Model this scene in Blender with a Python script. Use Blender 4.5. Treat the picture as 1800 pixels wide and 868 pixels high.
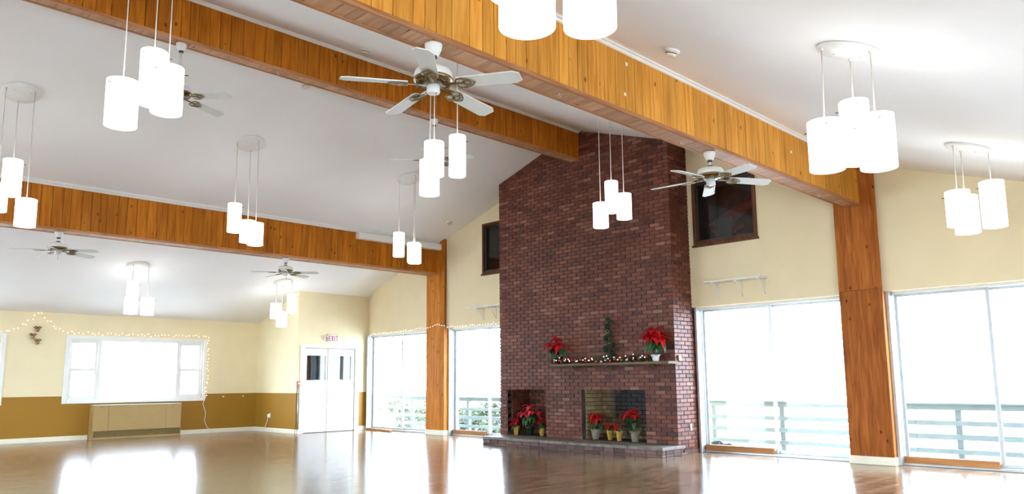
import bpy, math, random
from mathutils import Vector, Matrix
random.seed(7)
R = math.radians
for _o in list(bpy.data.objects): bpy.data.objects.remove(_o)
sc = bpy.context.scene
col = sc.collection

# ------------------------------------------------------------ camera
S = 1.158
YAW, PITCH, ROLL = .7855, .1411, -.0088
CAM = Vector((0, -10 * S, 1.0434 * S))
fw = Vector((-math.sin(YAW) * math.cos(PITCH), math.cos(YAW) * math.cos(PITCH), math.sin(PITCH)))
r0 = Vector((math.cos(YAW), math.sin(YAW), 0)); u0 = r0.cross(fw)
rt = r0 * math.cos(ROLL) + u0 * math.sin(ROLL); up = u0 * math.cos(ROLL) - r0 * math.sin(ROLL)
cd = bpy.data.cameras.new('camera'); cam = bpy.data.objects.new('camera', cd); col.objects.link(cam)
m3 = Matrix((rt, up, -fw)).transposed()
cam.matrix_world = Matrix.Translation(CAM) @ m3.to_4x4()
cd.sensor_width = 36; cd.sensor_fit = 'HORIZONTAL'; cd.lens = 36 * 1343.9 / 1800; cd.shift_y = 44.58 / 1800
cd.clip_start = .05; cd.clip_end = 500
sc.camera = cam

# ------------------------------------------------------------ sky, exposure
SKY = 24.0
LAMP = 3.3
w = bpy.data.worlds.new('sky'); sc.world = w; w.use_nodes = True
wb = w.node_tree.nodes['Background']
wb.inputs[0].default_value = (.745, .92, 1.12, 1); wb.inputs[1].default_value = SKY
sc.view_settings.view_transform = 'Standard'; sc.view_settings.look = 'None'
sc.view_settings.gamma = 1; sc.view_settings.use_curve_mapping = False
sc.view_settings.exposure = 0.06
sc.cycles.max_bounces = 10; sc.cycles.diffuse_bounces = 5; sc.cycles.glossy_bounces = 4
sc.cycles.transparent_max_bounces = 16; sc.cycles.sample_clamp_indirect = 8
sc.cycles.caustics_reflective = False; sc.cycles.caustics_refractive = False

# ------------------------------------------------------------ materials
MATS = {}
def newmat(name):
    m = bpy.data.materials.new(name); m.use_nodes = True; nt = m.node_tree
    b = nt.nodes['Principled BSDF']; MATS[name] = m
    return m, nt, b
def N(nt, t, **k):
    n = nt.nodes.new(t)
    for a, v in k.items(): setattr(n, a, v)
    return n
def ramp(nt, fac, stops):
    n = N(nt, 'ShaderNodeValToRGB'); e = n.color_ramp.elements
    while len(e) < len(stops): e.new(.5)
    for i, (p, c) in enumerate(stops): e[i].position = p; e[i].color = (*c, 1)
    nt.links.new(fac, n.inputs[0]); return n.outputs[0]
def plain(name, c, rough=.6, metal=0, vary=.06, scale=6, bump=0, spec=.5):
    m, nt, b = newmat(name)
    g = N(nt, 'ShaderNodeNewGeometry'); no = N(nt, 'ShaderNodeTexNoise'); no.inputs['Scale'].default_value = scale
    no.inputs['Detail'].default_value = 4
    nt.links.new(g.outputs['Position'], no.inputs['Vector'])
    lo = tuple(x * (1 - vary) for x in c); hi = tuple(min(1, x * (1 + vary)) for x in c)
    nt.links.new(ramp(nt, no.outputs['Fac'], [(.3, lo), (.7, hi)]), b.inputs['Base Color'])
    b.inputs['Roughness'].default_value = rough; b.inputs['Metallic'].default_value = metal
    b.inputs['Specular IOR Level'].default_value = spec
    if bump:
        bp = N(nt, 'ShaderNodeBump'); bp.inputs['Strength'].default_value = bump; bp.inputs['Distance'].default_value = .01
        n2 = N(nt, 'ShaderNodeTexNoise'); n2.inputs['Scale'].default_value = scale * 12
        nt.links.new(g.outputs['Position'], n2.inputs['Vector']); nt.links.new(n2.outputs['Fac'], bp.inputs['Height'])
        nt.links.new(bp.outputs[0], b.inputs['Normal'])
    return m
def emit(name, c, s):
    m, nt, b = newmat(name)
    b.inputs['Base Color'].default_value = (*c, 1); b.inputs['Emission Color'].default_value = (*c, 1)
    b.inputs['Emission Strength'].default_value = s; b.inputs['Roughness'].default_value = .4
    return m
def wood(name, axis, dark, mid, light, rough=.5, knots=True):
    m, nt, b = newmat(name)
    g = N(nt, 'ShaderNodeNewGeometry'); oi = N(nt, 'ShaderNodeObjectInfo')
    rv = N(nt, 'ShaderNodeMath', operation='ADD')
    nt.links.new(oi.outputs['Random'], rv.inputs[0]); nt.links.new(g.outputs['Random Per Island'], rv.inputs[1])
    off = N(nt, 'ShaderNodeMath', operation='MULTIPLY'); off.inputs[1].default_value = 37.0
    nt.links.new(rv.outputs[0], off.inputs[0])
    ad = N(nt, 'ShaderNodeVectorMath', operation='ADD')
    nt.links.new(g.outputs['Position'], ad.inputs[0]); nt.links.new(off.outputs[0], ad.inputs[1])
    mp = N(nt, 'ShaderNodeMapping'); s = [14.0, 14.0, 14.0]; s['xyz'.index(axis)] = 1.1; mp.inputs['Scale'].default_value = s
    nt.links.new(ad.outputs[0], mp.inputs['Vector'])
    n1 = N(nt, 'ShaderNodeTexNoise'); n1.inputs['Scale'].default_value = 1.6; n1.inputs['Detail'].default_value = 6; n1.inputs['Distortion'].default_value = .6
    nt.links.new(mp.outputs[0], n1.inputs['Vector'])
    base = ramp(nt, n1.outputs['Fac'], [(.28, dark), (.5, mid), (.75, light)])
    # board to board difference
    fr = N(nt, 'ShaderNodeMath', operation='FRACT'); m7 = N(nt, 'ShaderNodeMath', operation='MULTIPLY'); m7.inputs[1].default_value = 7.31
    nt.links.new(rv.outputs[0], m7.inputs[0]); nt.links.new(m7.outputs[0], fr.inputs[0])
    mr = N(nt, 'ShaderNodeMapRange'); mr.inputs['To Min'].default_value = .84; mr.inputs['To Max'].default_value = 1.12
    nt.links.new(fr.outputs[0], mr.inputs['Value'])
    hs = N(nt, 'ShaderNodeHueSaturation'); nt.links.new(base, hs.inputs['Color']); nt.links.new(mr.outputs[0], hs.inputs['Value'])
    out = hs.outputs[0]
    if knots:
        mk = N(nt, 'ShaderNodeMapping'); sk = [7.0, 7.0, 7.0]; sk['xyz'.index(axis)] = 3.6; mk.inputs['Scale'].default_value = sk
        nt.links.new(ad.outputs[0], mk.inputs['Vector'])
        vo = N(nt, 'ShaderNodeTexVoronoi'); vo.inputs['Scale'].default_value = 1.0
        nt.links.new(mk.outputs[0], vo.inputs['Vector'])
        kr = ramp(nt, vo.outputs['Distance'], [(.055, (1, 1, 1)), (.13, (0, 0, 0))])
        mx = N(nt, 'ShaderNodeMix', data_type='RGBA'); nt.links.new(kr, mx.inputs[0]); nt.links.new(out, mx.inputs[6])
        mx.inputs[7].default_value = (dark[0] * .3, dark[1] * .25, dark[2] * .25, 1); out = mx.outputs[2]
    nt.links.new(out, b.inputs['Base Color']); b.inputs['Roughness'].default_value = rough; b.inputs['Specular IOR Level'].default_value = .12
    bp = N(nt, 'ShaderNodeBump'); bp.inputs['Strength'].default_value = .12; bp.inputs['Distance'].default_value = .004
    nt.links.new(n1.outputs['Fac'], bp.inputs['Height']); nt.links.new(bp.outputs[0], b.inputs['Normal'])
    return m
def brickmat(name, stops, soot=None):
    m, nt, b = newmat(name)
    g = N(nt, 'ShaderNodeNewGeometry'); oi = N(nt, 'ShaderNodeObjectInfo')
    rv = N(nt, 'ShaderNodeMath', operation='ADD'); nt.links.new(oi.outputs['Random'], rv.inputs[0]); nt.links.new(g.outputs['Random Per Island'], rv.inputs[1])
    m7 = N(nt, 'ShaderNodeMath', operation='MULTIPLY'); m7.inputs[1].default_value = 5.77
    fr = N(nt, 'ShaderNodeMath', operation='FRACT'); nt.links.new(rv.outputs[0], m7.inputs[0]); nt.links.new(m7.outputs[0], fr.inputs[0])
    c = ramp(nt, fr.outputs[0], stops)
    no = N(nt, 'ShaderNodeTexNoise'); no.inputs['Scale'].default_value = 45; no.inputs['Detail'].default_value = 5
    nt.links.new(g.outputs['Position'], no.inputs['Vector'])
    mr = N(nt, 'ShaderNodeMapRange'); mr.inputs['To Min'].default_value = .72; mr.inputs['To Max'].default_value = 1.30
    nt.links.new(no.outputs['Fac'], mr.inputs['Value'])
    big = N(nt, 'ShaderNodeTexNoise'); big.inputs['Scale'].default_value = 1.3; nt.links.new(g.outputs['Position'], big.inputs['Vector'])
    mr2 = N(nt, 'ShaderNodeMapRange'); mr2.inputs['From Min'].default_value = .3; mr2.inputs['From Max'].default_value = .7; mr2.inputs['To Min'].default_value = .8; mr2.inputs['To Max'].default_value = 1.2
    nt.links.new(big.outputs['Fac'], mr2.inputs['Value'])
    mm = N(nt, 'ShaderNodeMath', operation='MULTIPLY'); nt.links.new(mr.outputs[0], mm.inputs[0]); nt.links.new(mr2.outputs[0], mm.inputs[1])
    hs = N(nt, 'ShaderNodeHueSaturation'); nt.links.new(c, hs.inputs['Color']); nt.links.new(mm.outputs[0], hs.inputs['Value'])
    out = hs.outputs[0]
    if soot:
        vd = N(nt, 'ShaderNodeVectorMath', operation='DISTANCE'); nt.links.new(g.outputs['Position'], vd.inputs[0]); vd.inputs[1].default_value = soot
        sn = N(nt, 'ShaderNodeTexNoise'); sn.inputs['Scale'].default_value = 5; nt.links.new(g.outputs['Position'], sn.inputs['Vector'])
        sm = N(nt, 'ShaderNodeMath', operation='MULTIPLY_ADD'); sm.inputs[1].default_value = .5; nt.links.new(sn.outputs['Fac'], sm.inputs[0]); nt.links.new(vd.outputs['Value'], sm.inputs[2])
        sr = ramp(nt, sm.outputs[0], [(.62, (1, 1, 1)), (1.0, (0, 0, 0))])
        mx = N(nt, 'ShaderNodeMix', data_type='RGBA'); nt.links.new(sr, mx.inputs[0]); nt.links.new(out, mx.inputs[6]); mx.inputs[7].default_value = (.012, .009, .008, 1)
        out = mx.outputs[2]
    nt.links.new(out, b.inputs['Base Color']); b.inputs['Roughness'].default_value = .5
    b.inputs['Specular IOR Level'].default_value = .22
    bp = N(nt, 'ShaderNodeBump'); bp.inputs['Strength'].default_value = .5; bp.inputs['Distance'].default_value = .006
    nt.links.new(no.outputs['Fac'], bp.inputs['Height']); nt.links.new(bp.outputs[0], b.inputs['Normal'])
    return m
def wallpaint(name, upper, lower, zline):
    m, nt, b = newmat(name)
    g = N(nt, 'ShaderNodeNewGeometry'); sx = N(nt, 'ShaderNodeSeparateXYZ'); nt.links.new(g.outputs['Position'], sx.inputs[0])
    gt = N(nt, 'ShaderNodeMath', operation='GREATER_THAN'); gt.inputs[1].default_value = zline; nt.links.new(sx.outputs['Z'], gt.inputs[0])
    no = N(nt, 'ShaderNodeTexNoise'); no.inputs['Scale'].default_value = 2.5; no.inputs['Detail'].default_value = 3; nt.links.new(g.outputs['Position'], no.inputs['Vector'])
    mx = N(nt, 'ShaderNodeMix', data_type='RGBA'); nt.links.new(gt.outputs[0], mx.inputs[0]); mx.inputs[6].default_value = (*lower, 1); mx.inputs[7].default_value = (*upper, 1)
    mr = N(nt, 'ShaderNodeMapRange'); mr.inputs['To Min'].default_value = .94; mr.inputs['To Max'].default_value = 1.06; nt.links.new(no.outputs['Fac'], mr.inputs['Value'])
    hs = N(nt, 'ShaderNodeHueSaturation'); nt.links.new(mx.outputs[2], hs.inputs['Color']); nt.links.new(mr.outputs[0], hs.inputs['Value'])
    nt.links.new(hs.outputs[0], b.inputs['Base Color']); b.inputs['Roughness'].default_value = .6; b.inputs['Specular IOR Level'].default_value = .2
    return m
def floormat(name):
    m, nt, b = newmat(name)
    g = N(nt, 'ShaderNodeNewGeometry'); mp = N(nt, 'ShaderNodeMapping'); mp.inputs['Rotation'].default_value = (0, 0, R(90))
    nt.links.new(g.outputs['Position'], mp.inputs['Vector'])
    br = N(nt, 'ShaderNodeTexBrick'); br.inputs['Scale'].default_value = 1; br.inputs['Brick Width'].default_value = .62; br.inputs['Row Height'].default_value = .11
    br.inputs['Mortar Size'].default_value = .0018; br.inputs['Mortar Smooth'].default_value = .1; br.offset = .37
    br.inputs['Color1'].default_value = (.25, .155, .085, 1); br.inputs['Color2'].default_value = (.13, .078, .042, 1); br.inputs['Mortar'].default_value = (.05, .03, .018, 1)
    nt.links.new(mp.outputs[0], br.inputs['Vector'])
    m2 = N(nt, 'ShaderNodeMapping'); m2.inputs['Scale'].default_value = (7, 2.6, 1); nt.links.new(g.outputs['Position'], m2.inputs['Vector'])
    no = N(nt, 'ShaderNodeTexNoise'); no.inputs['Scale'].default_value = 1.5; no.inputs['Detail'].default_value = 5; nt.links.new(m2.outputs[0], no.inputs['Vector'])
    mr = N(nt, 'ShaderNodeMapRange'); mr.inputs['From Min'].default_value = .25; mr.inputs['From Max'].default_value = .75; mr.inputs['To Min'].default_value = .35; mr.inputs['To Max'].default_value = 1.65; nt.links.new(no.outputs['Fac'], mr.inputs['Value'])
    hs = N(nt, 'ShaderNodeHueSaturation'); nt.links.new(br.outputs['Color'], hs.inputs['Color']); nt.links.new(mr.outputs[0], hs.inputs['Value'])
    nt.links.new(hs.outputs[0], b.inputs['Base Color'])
    n3 = N(nt, 'ShaderNodeTexNoise'); n3.inputs['Scale'].default_value = 3; nt.links.new(m2.outputs[0], n3.inputs['Vector'])
    m4 = N(nt, 'ShaderNodeMapRange'); m4.inputs['To Min'].default_value = .10; m4.inputs['To Max'].default_value = .22; nt.links.new(n3.outputs['Fac'], m4.inputs['Value'])
    nt.links.new(m4.outputs[0], b.inputs['Roughness'])
    bp = N(nt, 'ShaderNodeBump'); bp.inputs['Strength'].default_value = .45; bp.inputs['Distance'].default_value = .006
    nt.links.new(no.outputs['Fac'], bp.inputs['Height']); nt.links.new(bp.outputs[0], b.inputs['Normal'])
    return m
def glassmat(name, tint=(1, 1, 1)):
    m, nt, b = newmat(name); out = nt.nodes['Material Output']
    tr = N(nt, 'ShaderNodeBsdfTransparent'); tr.inputs[0].default_value = (*tint, 1)
    gl = N(nt, 'ShaderNodeBsdfGlossy'); gl.inputs['Roughness'].default_value = .02
    lw_ = N(nt, 'ShaderNodeLayerWeight'); lw_.inputs['Blend'].default_value = .5
    pw = N(nt, 'ShaderNodeMath', operation='POWER'); pw.inputs[1].default_value = 5; nt.links.new(lw_.outputs['Facing'], pw.inputs[0])
    fr = N(nt, 'ShaderNodeMath', operation='MULTIPLY_ADD'); fr.inputs[1].default_value = .93; fr.inputs[2].default_value = .035; nt.links.new(pw.outputs[0], fr.inputs[0])
    mx = N(nt, 'ShaderNodeMixShader'); nt.links.new(fr.outputs[0], mx.inputs[0]); nt.links.new(tr.outputs[0], mx.inputs[1]); nt.links.new(gl.outputs[0], mx.inputs[2])
    nt.links.new(mx.outputs[0], out.inputs['Surface']); return m

CREAM = (.76, .65, .41); OCHRE = (.31, .155, .018)
wallpaint('paint_two_tone', CREAM, OCHRE, .962)
wallpaint('paint_tan', (.70, .58, .36), (.70, .58, .36), -9)
plain('ceiling_white', (.88, .88, .87), .8, vary=.02, scale=1.2)
plain('trim_white', (.80, .79, .74), .5, vary=.03)
plain('baseboard_cream', (.78, .72, .55), .5, vary=.04)
plain('door_white', (.82, .83, .80), .45, vary=.02)
plain('fixture_white', (.78, .77, .73), .4, vary=.03)
plain('blade_white', (.66, .66, .60), .45, vary=.04)
plain('aluminium', (.46, .48, .48), .38, .55, vary=.08)
plain('bronze', (.20, .135, .055), .3, .9, vary=.25, scale=60)
plain('dark_metal', (.05, .045, .04), .4, .6)
plain('steel', (.55, .55, .55), .3, .9)
plain('mortar_grey', (.040, .030, .026), .9, vary=.2, scale=30)
plain('soot_mortar', (.02, .015, .012), .9)
plain('stone_slab', (.15, .125, .10), .55, vary=.35, scale=9, bump=.4)
plain('convector_tan', (.34, .215, .065), .45, vary=.03)
plain('convector_grille', (.20, .125, .03), .6, vary=.3, scale=40)
plain('pvc_red', (.55, .03, .035), .5)
plain('exit_red', (.36, .004, .02), .5)
plain('cord_white', (.75, .73, .66), .5)
plain('pendant_rod', (.60, .54, .46), .4, .3)
plain('leaf_green', (.028, .075, .022), .5, vary=.45, scale=25)
plain('pine_green', (.020, .055, .020), .6, vary=.5, scale=40)
plain('bract_red', (.50, .006, .008), .5, vary=.3, scale=18)
plain('bract_pink', (.72, .045, .075), .5, vary=.35, scale=22)
plain('foil_gold', (.55, .36, .07), .28, .95, vary=.3, scale=60, bump=.8)
plain('foil_silver', (.36, .30, .21), .28, .95, vary=.3, scale=60, bump=.8)
plain('pot_green', (.010, .045, .025), .4)
plain('pot_white', (.75, .75, .72), .4)
plain('bauble_red', (.55, .01, .015), .18, .3)
plain('bauble_silver', (.6, .55, .48), .2, .8)
plain('cone_brown', (.16, .09, .05), .7)
plain('bell_gold', (.42, .27, .10), .3, .8)
plain('ribbon_maroon', (.16, .03, .03), .6)
plain('trunk_brown', (.10, .07, .045), .8, vary=.3)
plain('deck_grey', (.45, .46, .46), .8, vary=.15)
plain('rail_paint', (.115, .145, .15), .7, vary=.08)
plain('ground_pale', (.66, .67, .68), .9, vary=.1, scale=1)
plain('hedge_leaf', (.05, .07, .028), .6, vary=.5, scale=9)
plain('hedge_leaf_pale', (.085, .10, .05), .6, vary=.5, scale=9)
plain('black_cloth', (.02, .022, .03), .8)
plain('curtain_dark', (.035, .04, .05), .8)
plain('siding_grey', (.14, .15, .15), .7)
plain('loft_dark', (.055, .045, .040), .8, vary=.3)
plain('pipe_red', (.10, .008, .009), .6)
plain('panel_dark', (.03, .03, .03), .6)
plain('seam_dark', (.07, .022, .006), .8)
plain('box_red', (.45, .05, .05), .5)
PINE_D, PINE_M, PINE_L = (.31, .090, .008), (.44, .148, .014), (.55, .210, .024)
wood('pine_z', 'z', PINE_D, PINE_M, PINE_L)
wood('pine_honey_lit', 'z', (.40, .150, .018), (.55, .232, .032), (.65, .30, .055))  # near beam: honey board tint, lightened for the light falling on it
wood('pine_amber_shaded', 'z', (.27, .070, .004), (.40, .118, .007), (.50, .170, .014))  # ridge and left beams: redder board tint, darkened for the weaker light there
wood('pine_soffit', 'x', (.30, .15, .075), (.42, .22, .11), (.50, .28, .15))
wood('pine_post', 'z', (.19, .046, .007), (.30, .083, .012), (.41, .135, .022))
wood('pine_trim', 'y', (.26, .10, .04), (.38, .16, .06), (.46, .21, .09), knots=False)
wood('pine_pale', 'y', (.42, .25, .12), (.55, .35, .19), (.62, .42, .25), knots=False)
wood('sill_wood', 'x', (.30, .13, .045), (.42, .19, .07), (.5, .25, .1), knots=False)
wood('frame_brown', 'z', (.06, .022, .010), (.10, .038, .016), (.14, .055, .022), knots=False)
wood('mantel_wood', 'x', (.07, .045, .025), (.12, .08, .045), (.17, .12, .07), knots=False)
brickmat('brick_red', [(0, (.060, .016, .009)), (.12, (.096, .025, .013)), (.55, (.130, .036, .018)), (.88, (.160, .048, .026)), (1, (.21, .088, .058))])
brickmat('fire_brick', [(0, (.20, .14, .065)), (.5, (.26, .185, .09)), (1, (.32, .235, .125))], soot=(-8.35, -.05, .75))
brickmat('hearth_brick', [(0, (.065, .036, .029)), (.5, (.105, .056, .046)), (1, (.15, .088, .074))])
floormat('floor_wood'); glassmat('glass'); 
_m, _nt, _b = newmat('dark_glass')
_b.inputs['Base Color'].default_value = (.008, .007, .007, 1); _b.inputs['Roughness'].default_value = .03; _b.inputs['IOR'].default_value = 1.5
emit('shade_glow', (1, .985, .96), LAMP)
emit('fairy_glow', (1, .80, .50), 2.2)
emit('fairy_white', (1, .93, .80), 1.5)
emit('exit_face', (.80, .80, .78), .25)
for _k in ('fairy_glow', 'fairy_white', 'exit_face'): MATS[_k].cycles.emission_sampling = 'NONE'
M = MATS

# ------------------------------------------------------------ mesh helpers
class MB:
    def __init__(s): s.v = []; s.f = []; s.sm = []
    def add(s, vs, fs, smooth=False):
        o = len(s.v); s.v += [tuple(x) for x in vs]; s.f += [tuple(i + o for i in f) for f in fs]; s.sm += [smooth] * len(fs); return s
    def box(s, a, b):
        x0, y0, z0 = a; x1, y1, z1 = b
        vs = [(x0, y0, z0), (x1, y0, z0), (x1, y1, z0), (x0, y1, z0), (x0, y0, z1), (x1, y0, z1), (x1, y1, z1), (x0, y1, z1)]
        return s.add(vs, [(0, 3, 2, 1), (4, 5, 6, 7), (0, 1, 5, 4), (1, 2, 6, 5), (2, 3, 7, 6), (3, 0, 4, 7)])
    def cbox(s, a, b, c=.004):
        (x0, y0, z0), (x1, y1, z1) = a, b
        c = min(c, abs(x1 - x0) * .4, abs(y1 - y0) * .4, abs(z1 - z0) * .4)
        X, Y, Z = (x0, x1), (y0, y1), (z0, z1); vs = []; ix = {}
        for i in (0, 1):
            for j in (0, 1):
                for k in (0, 1):
                    p = (X[i], Y[j], Z[k]); d = (c if i == 0 else -c, c if j == 0 else -c, c if k == 0 else -c)
                    for ax in range(3):
                        q = [p[t] + (0 if t == ax else d[t]) for t in range(3)]; ix[i, j, k, ax] = len(vs); vs.append(q)
        fs = []
        for ax in range(3):
            o = [t for t in range(3) if t != ax]
            for e in (0, 1):
                quad = []
                for (p, q) in ((0, 0), (1, 0), (1, 1), (0, 1)):
                    t = [0, 0, 0]; t[ax] = e; t[o[0]] = p; t[o[1]] = q; quad.append(ix[t[0], t[1], t[2], ax])
                fs.append(quad)
        for ax in range(3):
            o = [t for t in range(3) if t != ax]
            for p in (0, 1):
                for q in (0, 1):
                    t0 = [0, 0, 0]; t0[o[0]] = p; t0[o[1]] = q; t1 = list(t0); t1[ax] = 1
                    fs.append((ix[(*t0, o[0])], ix[(*t1, o[0])], ix[(*t1, o[1])], ix[(*t0, o[1])]))
        for i in (0, 1):
            for j in (0, 1):
                for k in (0, 1): fs.append((ix[i, j, k, 0], ix[i, j, k, 1], ix[i, j, k, 2]))
        # orient outward
        ce = Vector(((x0 + x1) / 2, (y0 + y1) / 2, (z0 + z1) / 2)); out = []
        for f in fs:
            a_, b_, c_ = (Vector(vs[f[0]]), Vector(vs[f[1]]), Vector(vs[f[2]]))
            n = (b_ - a_).cross(c_ - a_); mid = sum((Vector(vs[i]) for i in f), Vector()) / len(f)
            out.append(tuple(f) if n.dot(mid - ce) > 0 else tuple(reversed(f)))
        return s.add(vs, out)
    def prism(s, poly, ax, a, b):
        """poly: 2D points in the plane normal to ax (xz for y, yz for x, xy for z)"""
        def P(p, t): return {'y': (p[0], t, p[1]), 'x': (t, p[0], p[1]), 'z': (p[0], p[1], t)}[ax]
        n = len(poly); vs = [P(p, a) for p in poly] + [P(p, b) for p in poly]
        fs = [tuple(range(n)), tuple(reversed(range(n, 2 * n)))] + [(i, n + i, n + (i + 1) % n, (i + 1) % n) for i in range(n)]
        ce = sum((Vector(v) for v in vs), Vector()) / len(vs); out = []
        for f in fs:
            A, B, C = Vector(vs[f[0]]), Vector(vs[f[1]]), Vector(vs[f[2]])
            mid = sum((Vector(vs[i]) for i in f), Vector()) / len(f)
            out.append(f if (B - A).cross(C - A).dot(mid - ce) > 0 else tuple(reversed(f)))
        return s.add(vs, out)
    def tube(s, pts, r, n=8, caps=True, smooth=True):
        pts = [Vector(p) for p in pts]; rs = r if isinstance(r, (list, tuple)) else [r] * len(pts); vs = []; fs = []
        pn = None
        for i, p in enumerate(pts):
            d = (pts[min(i + 1, len(pts) - 1)] - pts[max(i - 1, 0)]).normalized()
            if pn is None: pn = d.orthogonal().normalized()
            else:
                pn = (pn - d * pn.dot(d)); pn = pn.normalized() if pn.length > 1e-6 else d.orthogonal().normalized()
            bi = d.cross(pn)
            for k in range(n):
                a = 2 * math.pi * k / n; vs.append(p + (pn * math.cos(a) + bi * math.sin(a)) * rs[i])
        for i in range(len(pts) - 1):
            for k in range(n): fs.append((i * n + k, i * n + (k + 1) % n, (i + 1) * n + (k + 1) % n, (i + 1) * n + k))
        s.add(vs, fs, smooth)
        if caps:
            o = len(s.v) - len(vs); s.f += [tuple(o + k for k in reversed(range(n))), tuple(o + (len(pts) - 1) * n + k for k in range(n))]; s.sm += [False, False]
        return s
    def lathe(s, prof, n=24, c=(0, 0, 0), smooth=True, cap=True):
        vs = []; fs = []
        for (r, z) in prof:
            for k in range(n): a = 2 * math.pi * k / n; vs.append((c[0] + r * math.cos(a), c[1] + r * math.sin(a), c[2] + z))
        m_ = len(prof)
        for i in range(m_ - 1):
            for k in range(n): fs.append((i * n + k, i * n + (k + 1) % n, (i + 1) * n + (k + 1) % n, (i + 1) * n + k))
        s.add(vs, fs, smooth); o = len(s.v) - len(vs)
        if cap: s.f += [tuple(o + k for k in reversed(range(n))), tuple(o + (m_ - 1) * n + k for k in range(n))]; s.sm += [False, False]
        return s
    def sphere(s, c, r, n=8, m_=5):
        return s.lathe([(max(r * math.sin(math.pi * i / m_), r * .02), -r * math.cos(math.pi * i / m_)) for i in range(m_ + 1)], n, c)
    def mesh(s, name, mat):
        me = bpy.data.meshes.new(name); me.from_pydata(s.v, [], s.f); me.polygons.foreach_set('use_smooth', s.sm)
        if mat: me.materials.append(M[mat])
        me.update(); return me
    def build(s, name, mat, parent=None, loc=None): return link(name, s.mesh(name, mat), parent, loc)
def link(name, me, parent=None, loc=None, rot=None, scale=None):
    o = bpy.data.objects.new(name, me); col.objects.link(o)
    if parent: o.parent = parent
    if loc: o.location = loc
    if rot: o.rotation_euler = rot
    if scale: o.scale = scale
    return o
def tag(o, label=None, cat=None, group=None, kind=None):
    if label: o['label'] = label
    if cat: o['category'] = cat
    if group: o['group'] = group
    if kind: o['kind'] = kind
    return o
def thing(name, label, cat, loc=(0, 0, 0), rz=0, group=None, kind=None):
    o = bpy.data.objects.new(name, None); col.objects.link(o); o.location = loc; o.rotation_euler = (0, 0, rz); o.empty_display_size = .1
    return tag(o, label, cat, group, kind)
def copytree(o, parent=None):
    c = o.copy(); col.objects.link(c); c.parent = parent
    for ch in list(o.children): copytree(ch, c)
    return c
def struct(o, label, cat): return tag(o, label, cat, kind='structure')

# ------------------------------------------------------------ dimensions
XR, ZR, SL = -9.151, 5.96, .323
def zc(x): return ZR - SL * abs(x - XR)
XA, XE, YB = -18.996, .75, -16.4          # left wall, right wall, wall behind the camera
XV, YV = -16.93, -2.07                    # vestibule corner
FF, FL, FR = -.713, -11.24, -7.08         # fireplace front, left, right
PF = -.224                                # face of the wall posts
ZW = 2.44

# ------------------------------------------------------------ shell
f = MB().box((XA - .3, YB - .3, -.15), (XE + .3, .0, 0)).build('floor', 'floor_wood'); struct(f, 'glossy brown strip wood floor reflecting the windows', 'floor')
c = MB()
for (xa, xb) in ((XA - .3, XR), (XR, XE + .3)):
    c.prism([(xa, zc(xa)), (xb, zc(xb)), (xb, zc(xb) + .15), (xa, zc(xa) + .15)], 'y', YB - .3, .3)
c = c.build('ceiling', 'ceiling_white'); struct(c, 'white plaster ceiling in two slopes meeting at the ridge beam', 'ceiling')

def wall(name, mat, ax, t0, t1, a, b, holes, top, label, z0=0.0, breaks=()):
    """wall normal to ax between t0,t1; runs a..b; holes (a0,a1,z0,z1); top(v) height"""
    mb = MB(); xs = sorted({a, b, *breaks, *[h[0] for h in holes], *[h[1] for h in holes]}); xs = [x for x in xs if a <= x <= b]
    for p, q in zip(xs, xs[1:]):
        hs = sorted([(h[2], h[3]) for h in holes if h[0] < (p + q) / 2 < h[1]]); z = z0
        for (h0, h1) in hs:
            if h0 - z > 1e-4: mb.prism([(p, z), (q, z), (q, h0), (p, h0)], ax, t0, t1)
            z = h1
        mb.prism([(p, z), (q, z), (q, top(q)), (p, top(p))], ax, t0, t1)
    return struct(mb.build(name, mat), label, 'wall')
BAYS = [(-16.86, -14.24), (-13.59, -11.24), (-7.06, -4.53), (-3.926, -1.40)]
UPR = (-6.98, -5.80, 3.49, 4.63); UPL = (-12.36, -11.24, 3.56, 4.69); YU = -.14; ZH = 2.43
wall('wall_rear', 'paint_tan', 'y', 0, .22, XA - .2, XE + .2, [(p, q, 0, ZW) for p, q in BAYS] + [UPR, UPL], lambda x: zc(x) + .02, 'tan gable wall above the sliding doors and beside the chimney', breaks=(XR,))
wall('wall_rear_upper', 'paint_tan', 'y', YU, -.001, -16.62, FL + .02, [UPL], lambda x: zc(x) + .02, 'tan upper wall left of the chimney, above the sliding doors', z0=ZH)
wall('wall_rear_upper_right', 'paint_tan', 'y', YU, -.001, FR - .02, XE, [UPR], lambda x: zc(x) + .02, 'tan upper wall right of the chimney, above the sliding doors', z0=ZH)
WL = [(-6.50, -3.49, .88, 2.22), (-10.80, -7.79, .88, 2.22), (-15.1, -12.1, .88, 2.22)]
ze = zc(XA)
wall('wall_left', 'paint_two_tone', 'x', XA - .2, XA, YB - .2, .0, WL, lambda y: ze + .02, 'cream and ochre two tone wall with the picture window')
wall('wall_right', 'paint_two_tone', 'x', XE, XE + .2, YB - .2, .0, [(-6.5, -3.4, .88, 2.22), (-11.0, -7.9, .88, 2.22), (-15.1, -12.1, .88, 2.22)], lambda y: zc(XE) + .02, 'two tone wall with windows right of the camera')
wall('wall_front', 'paint_tan', 'y', YB - .2, YB, XA - .2, XE + .2, [(-17.0, -14.4, 0, ZW), (-13.6, -11.0, 0, ZW), (-3.9, -1.3, 0, ZW)], lambda x: zc(x) + .02, 'tan gable wall behind the camera', breaks=(XR,))  # unseen wall; its window openings are added to let in fill light
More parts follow.
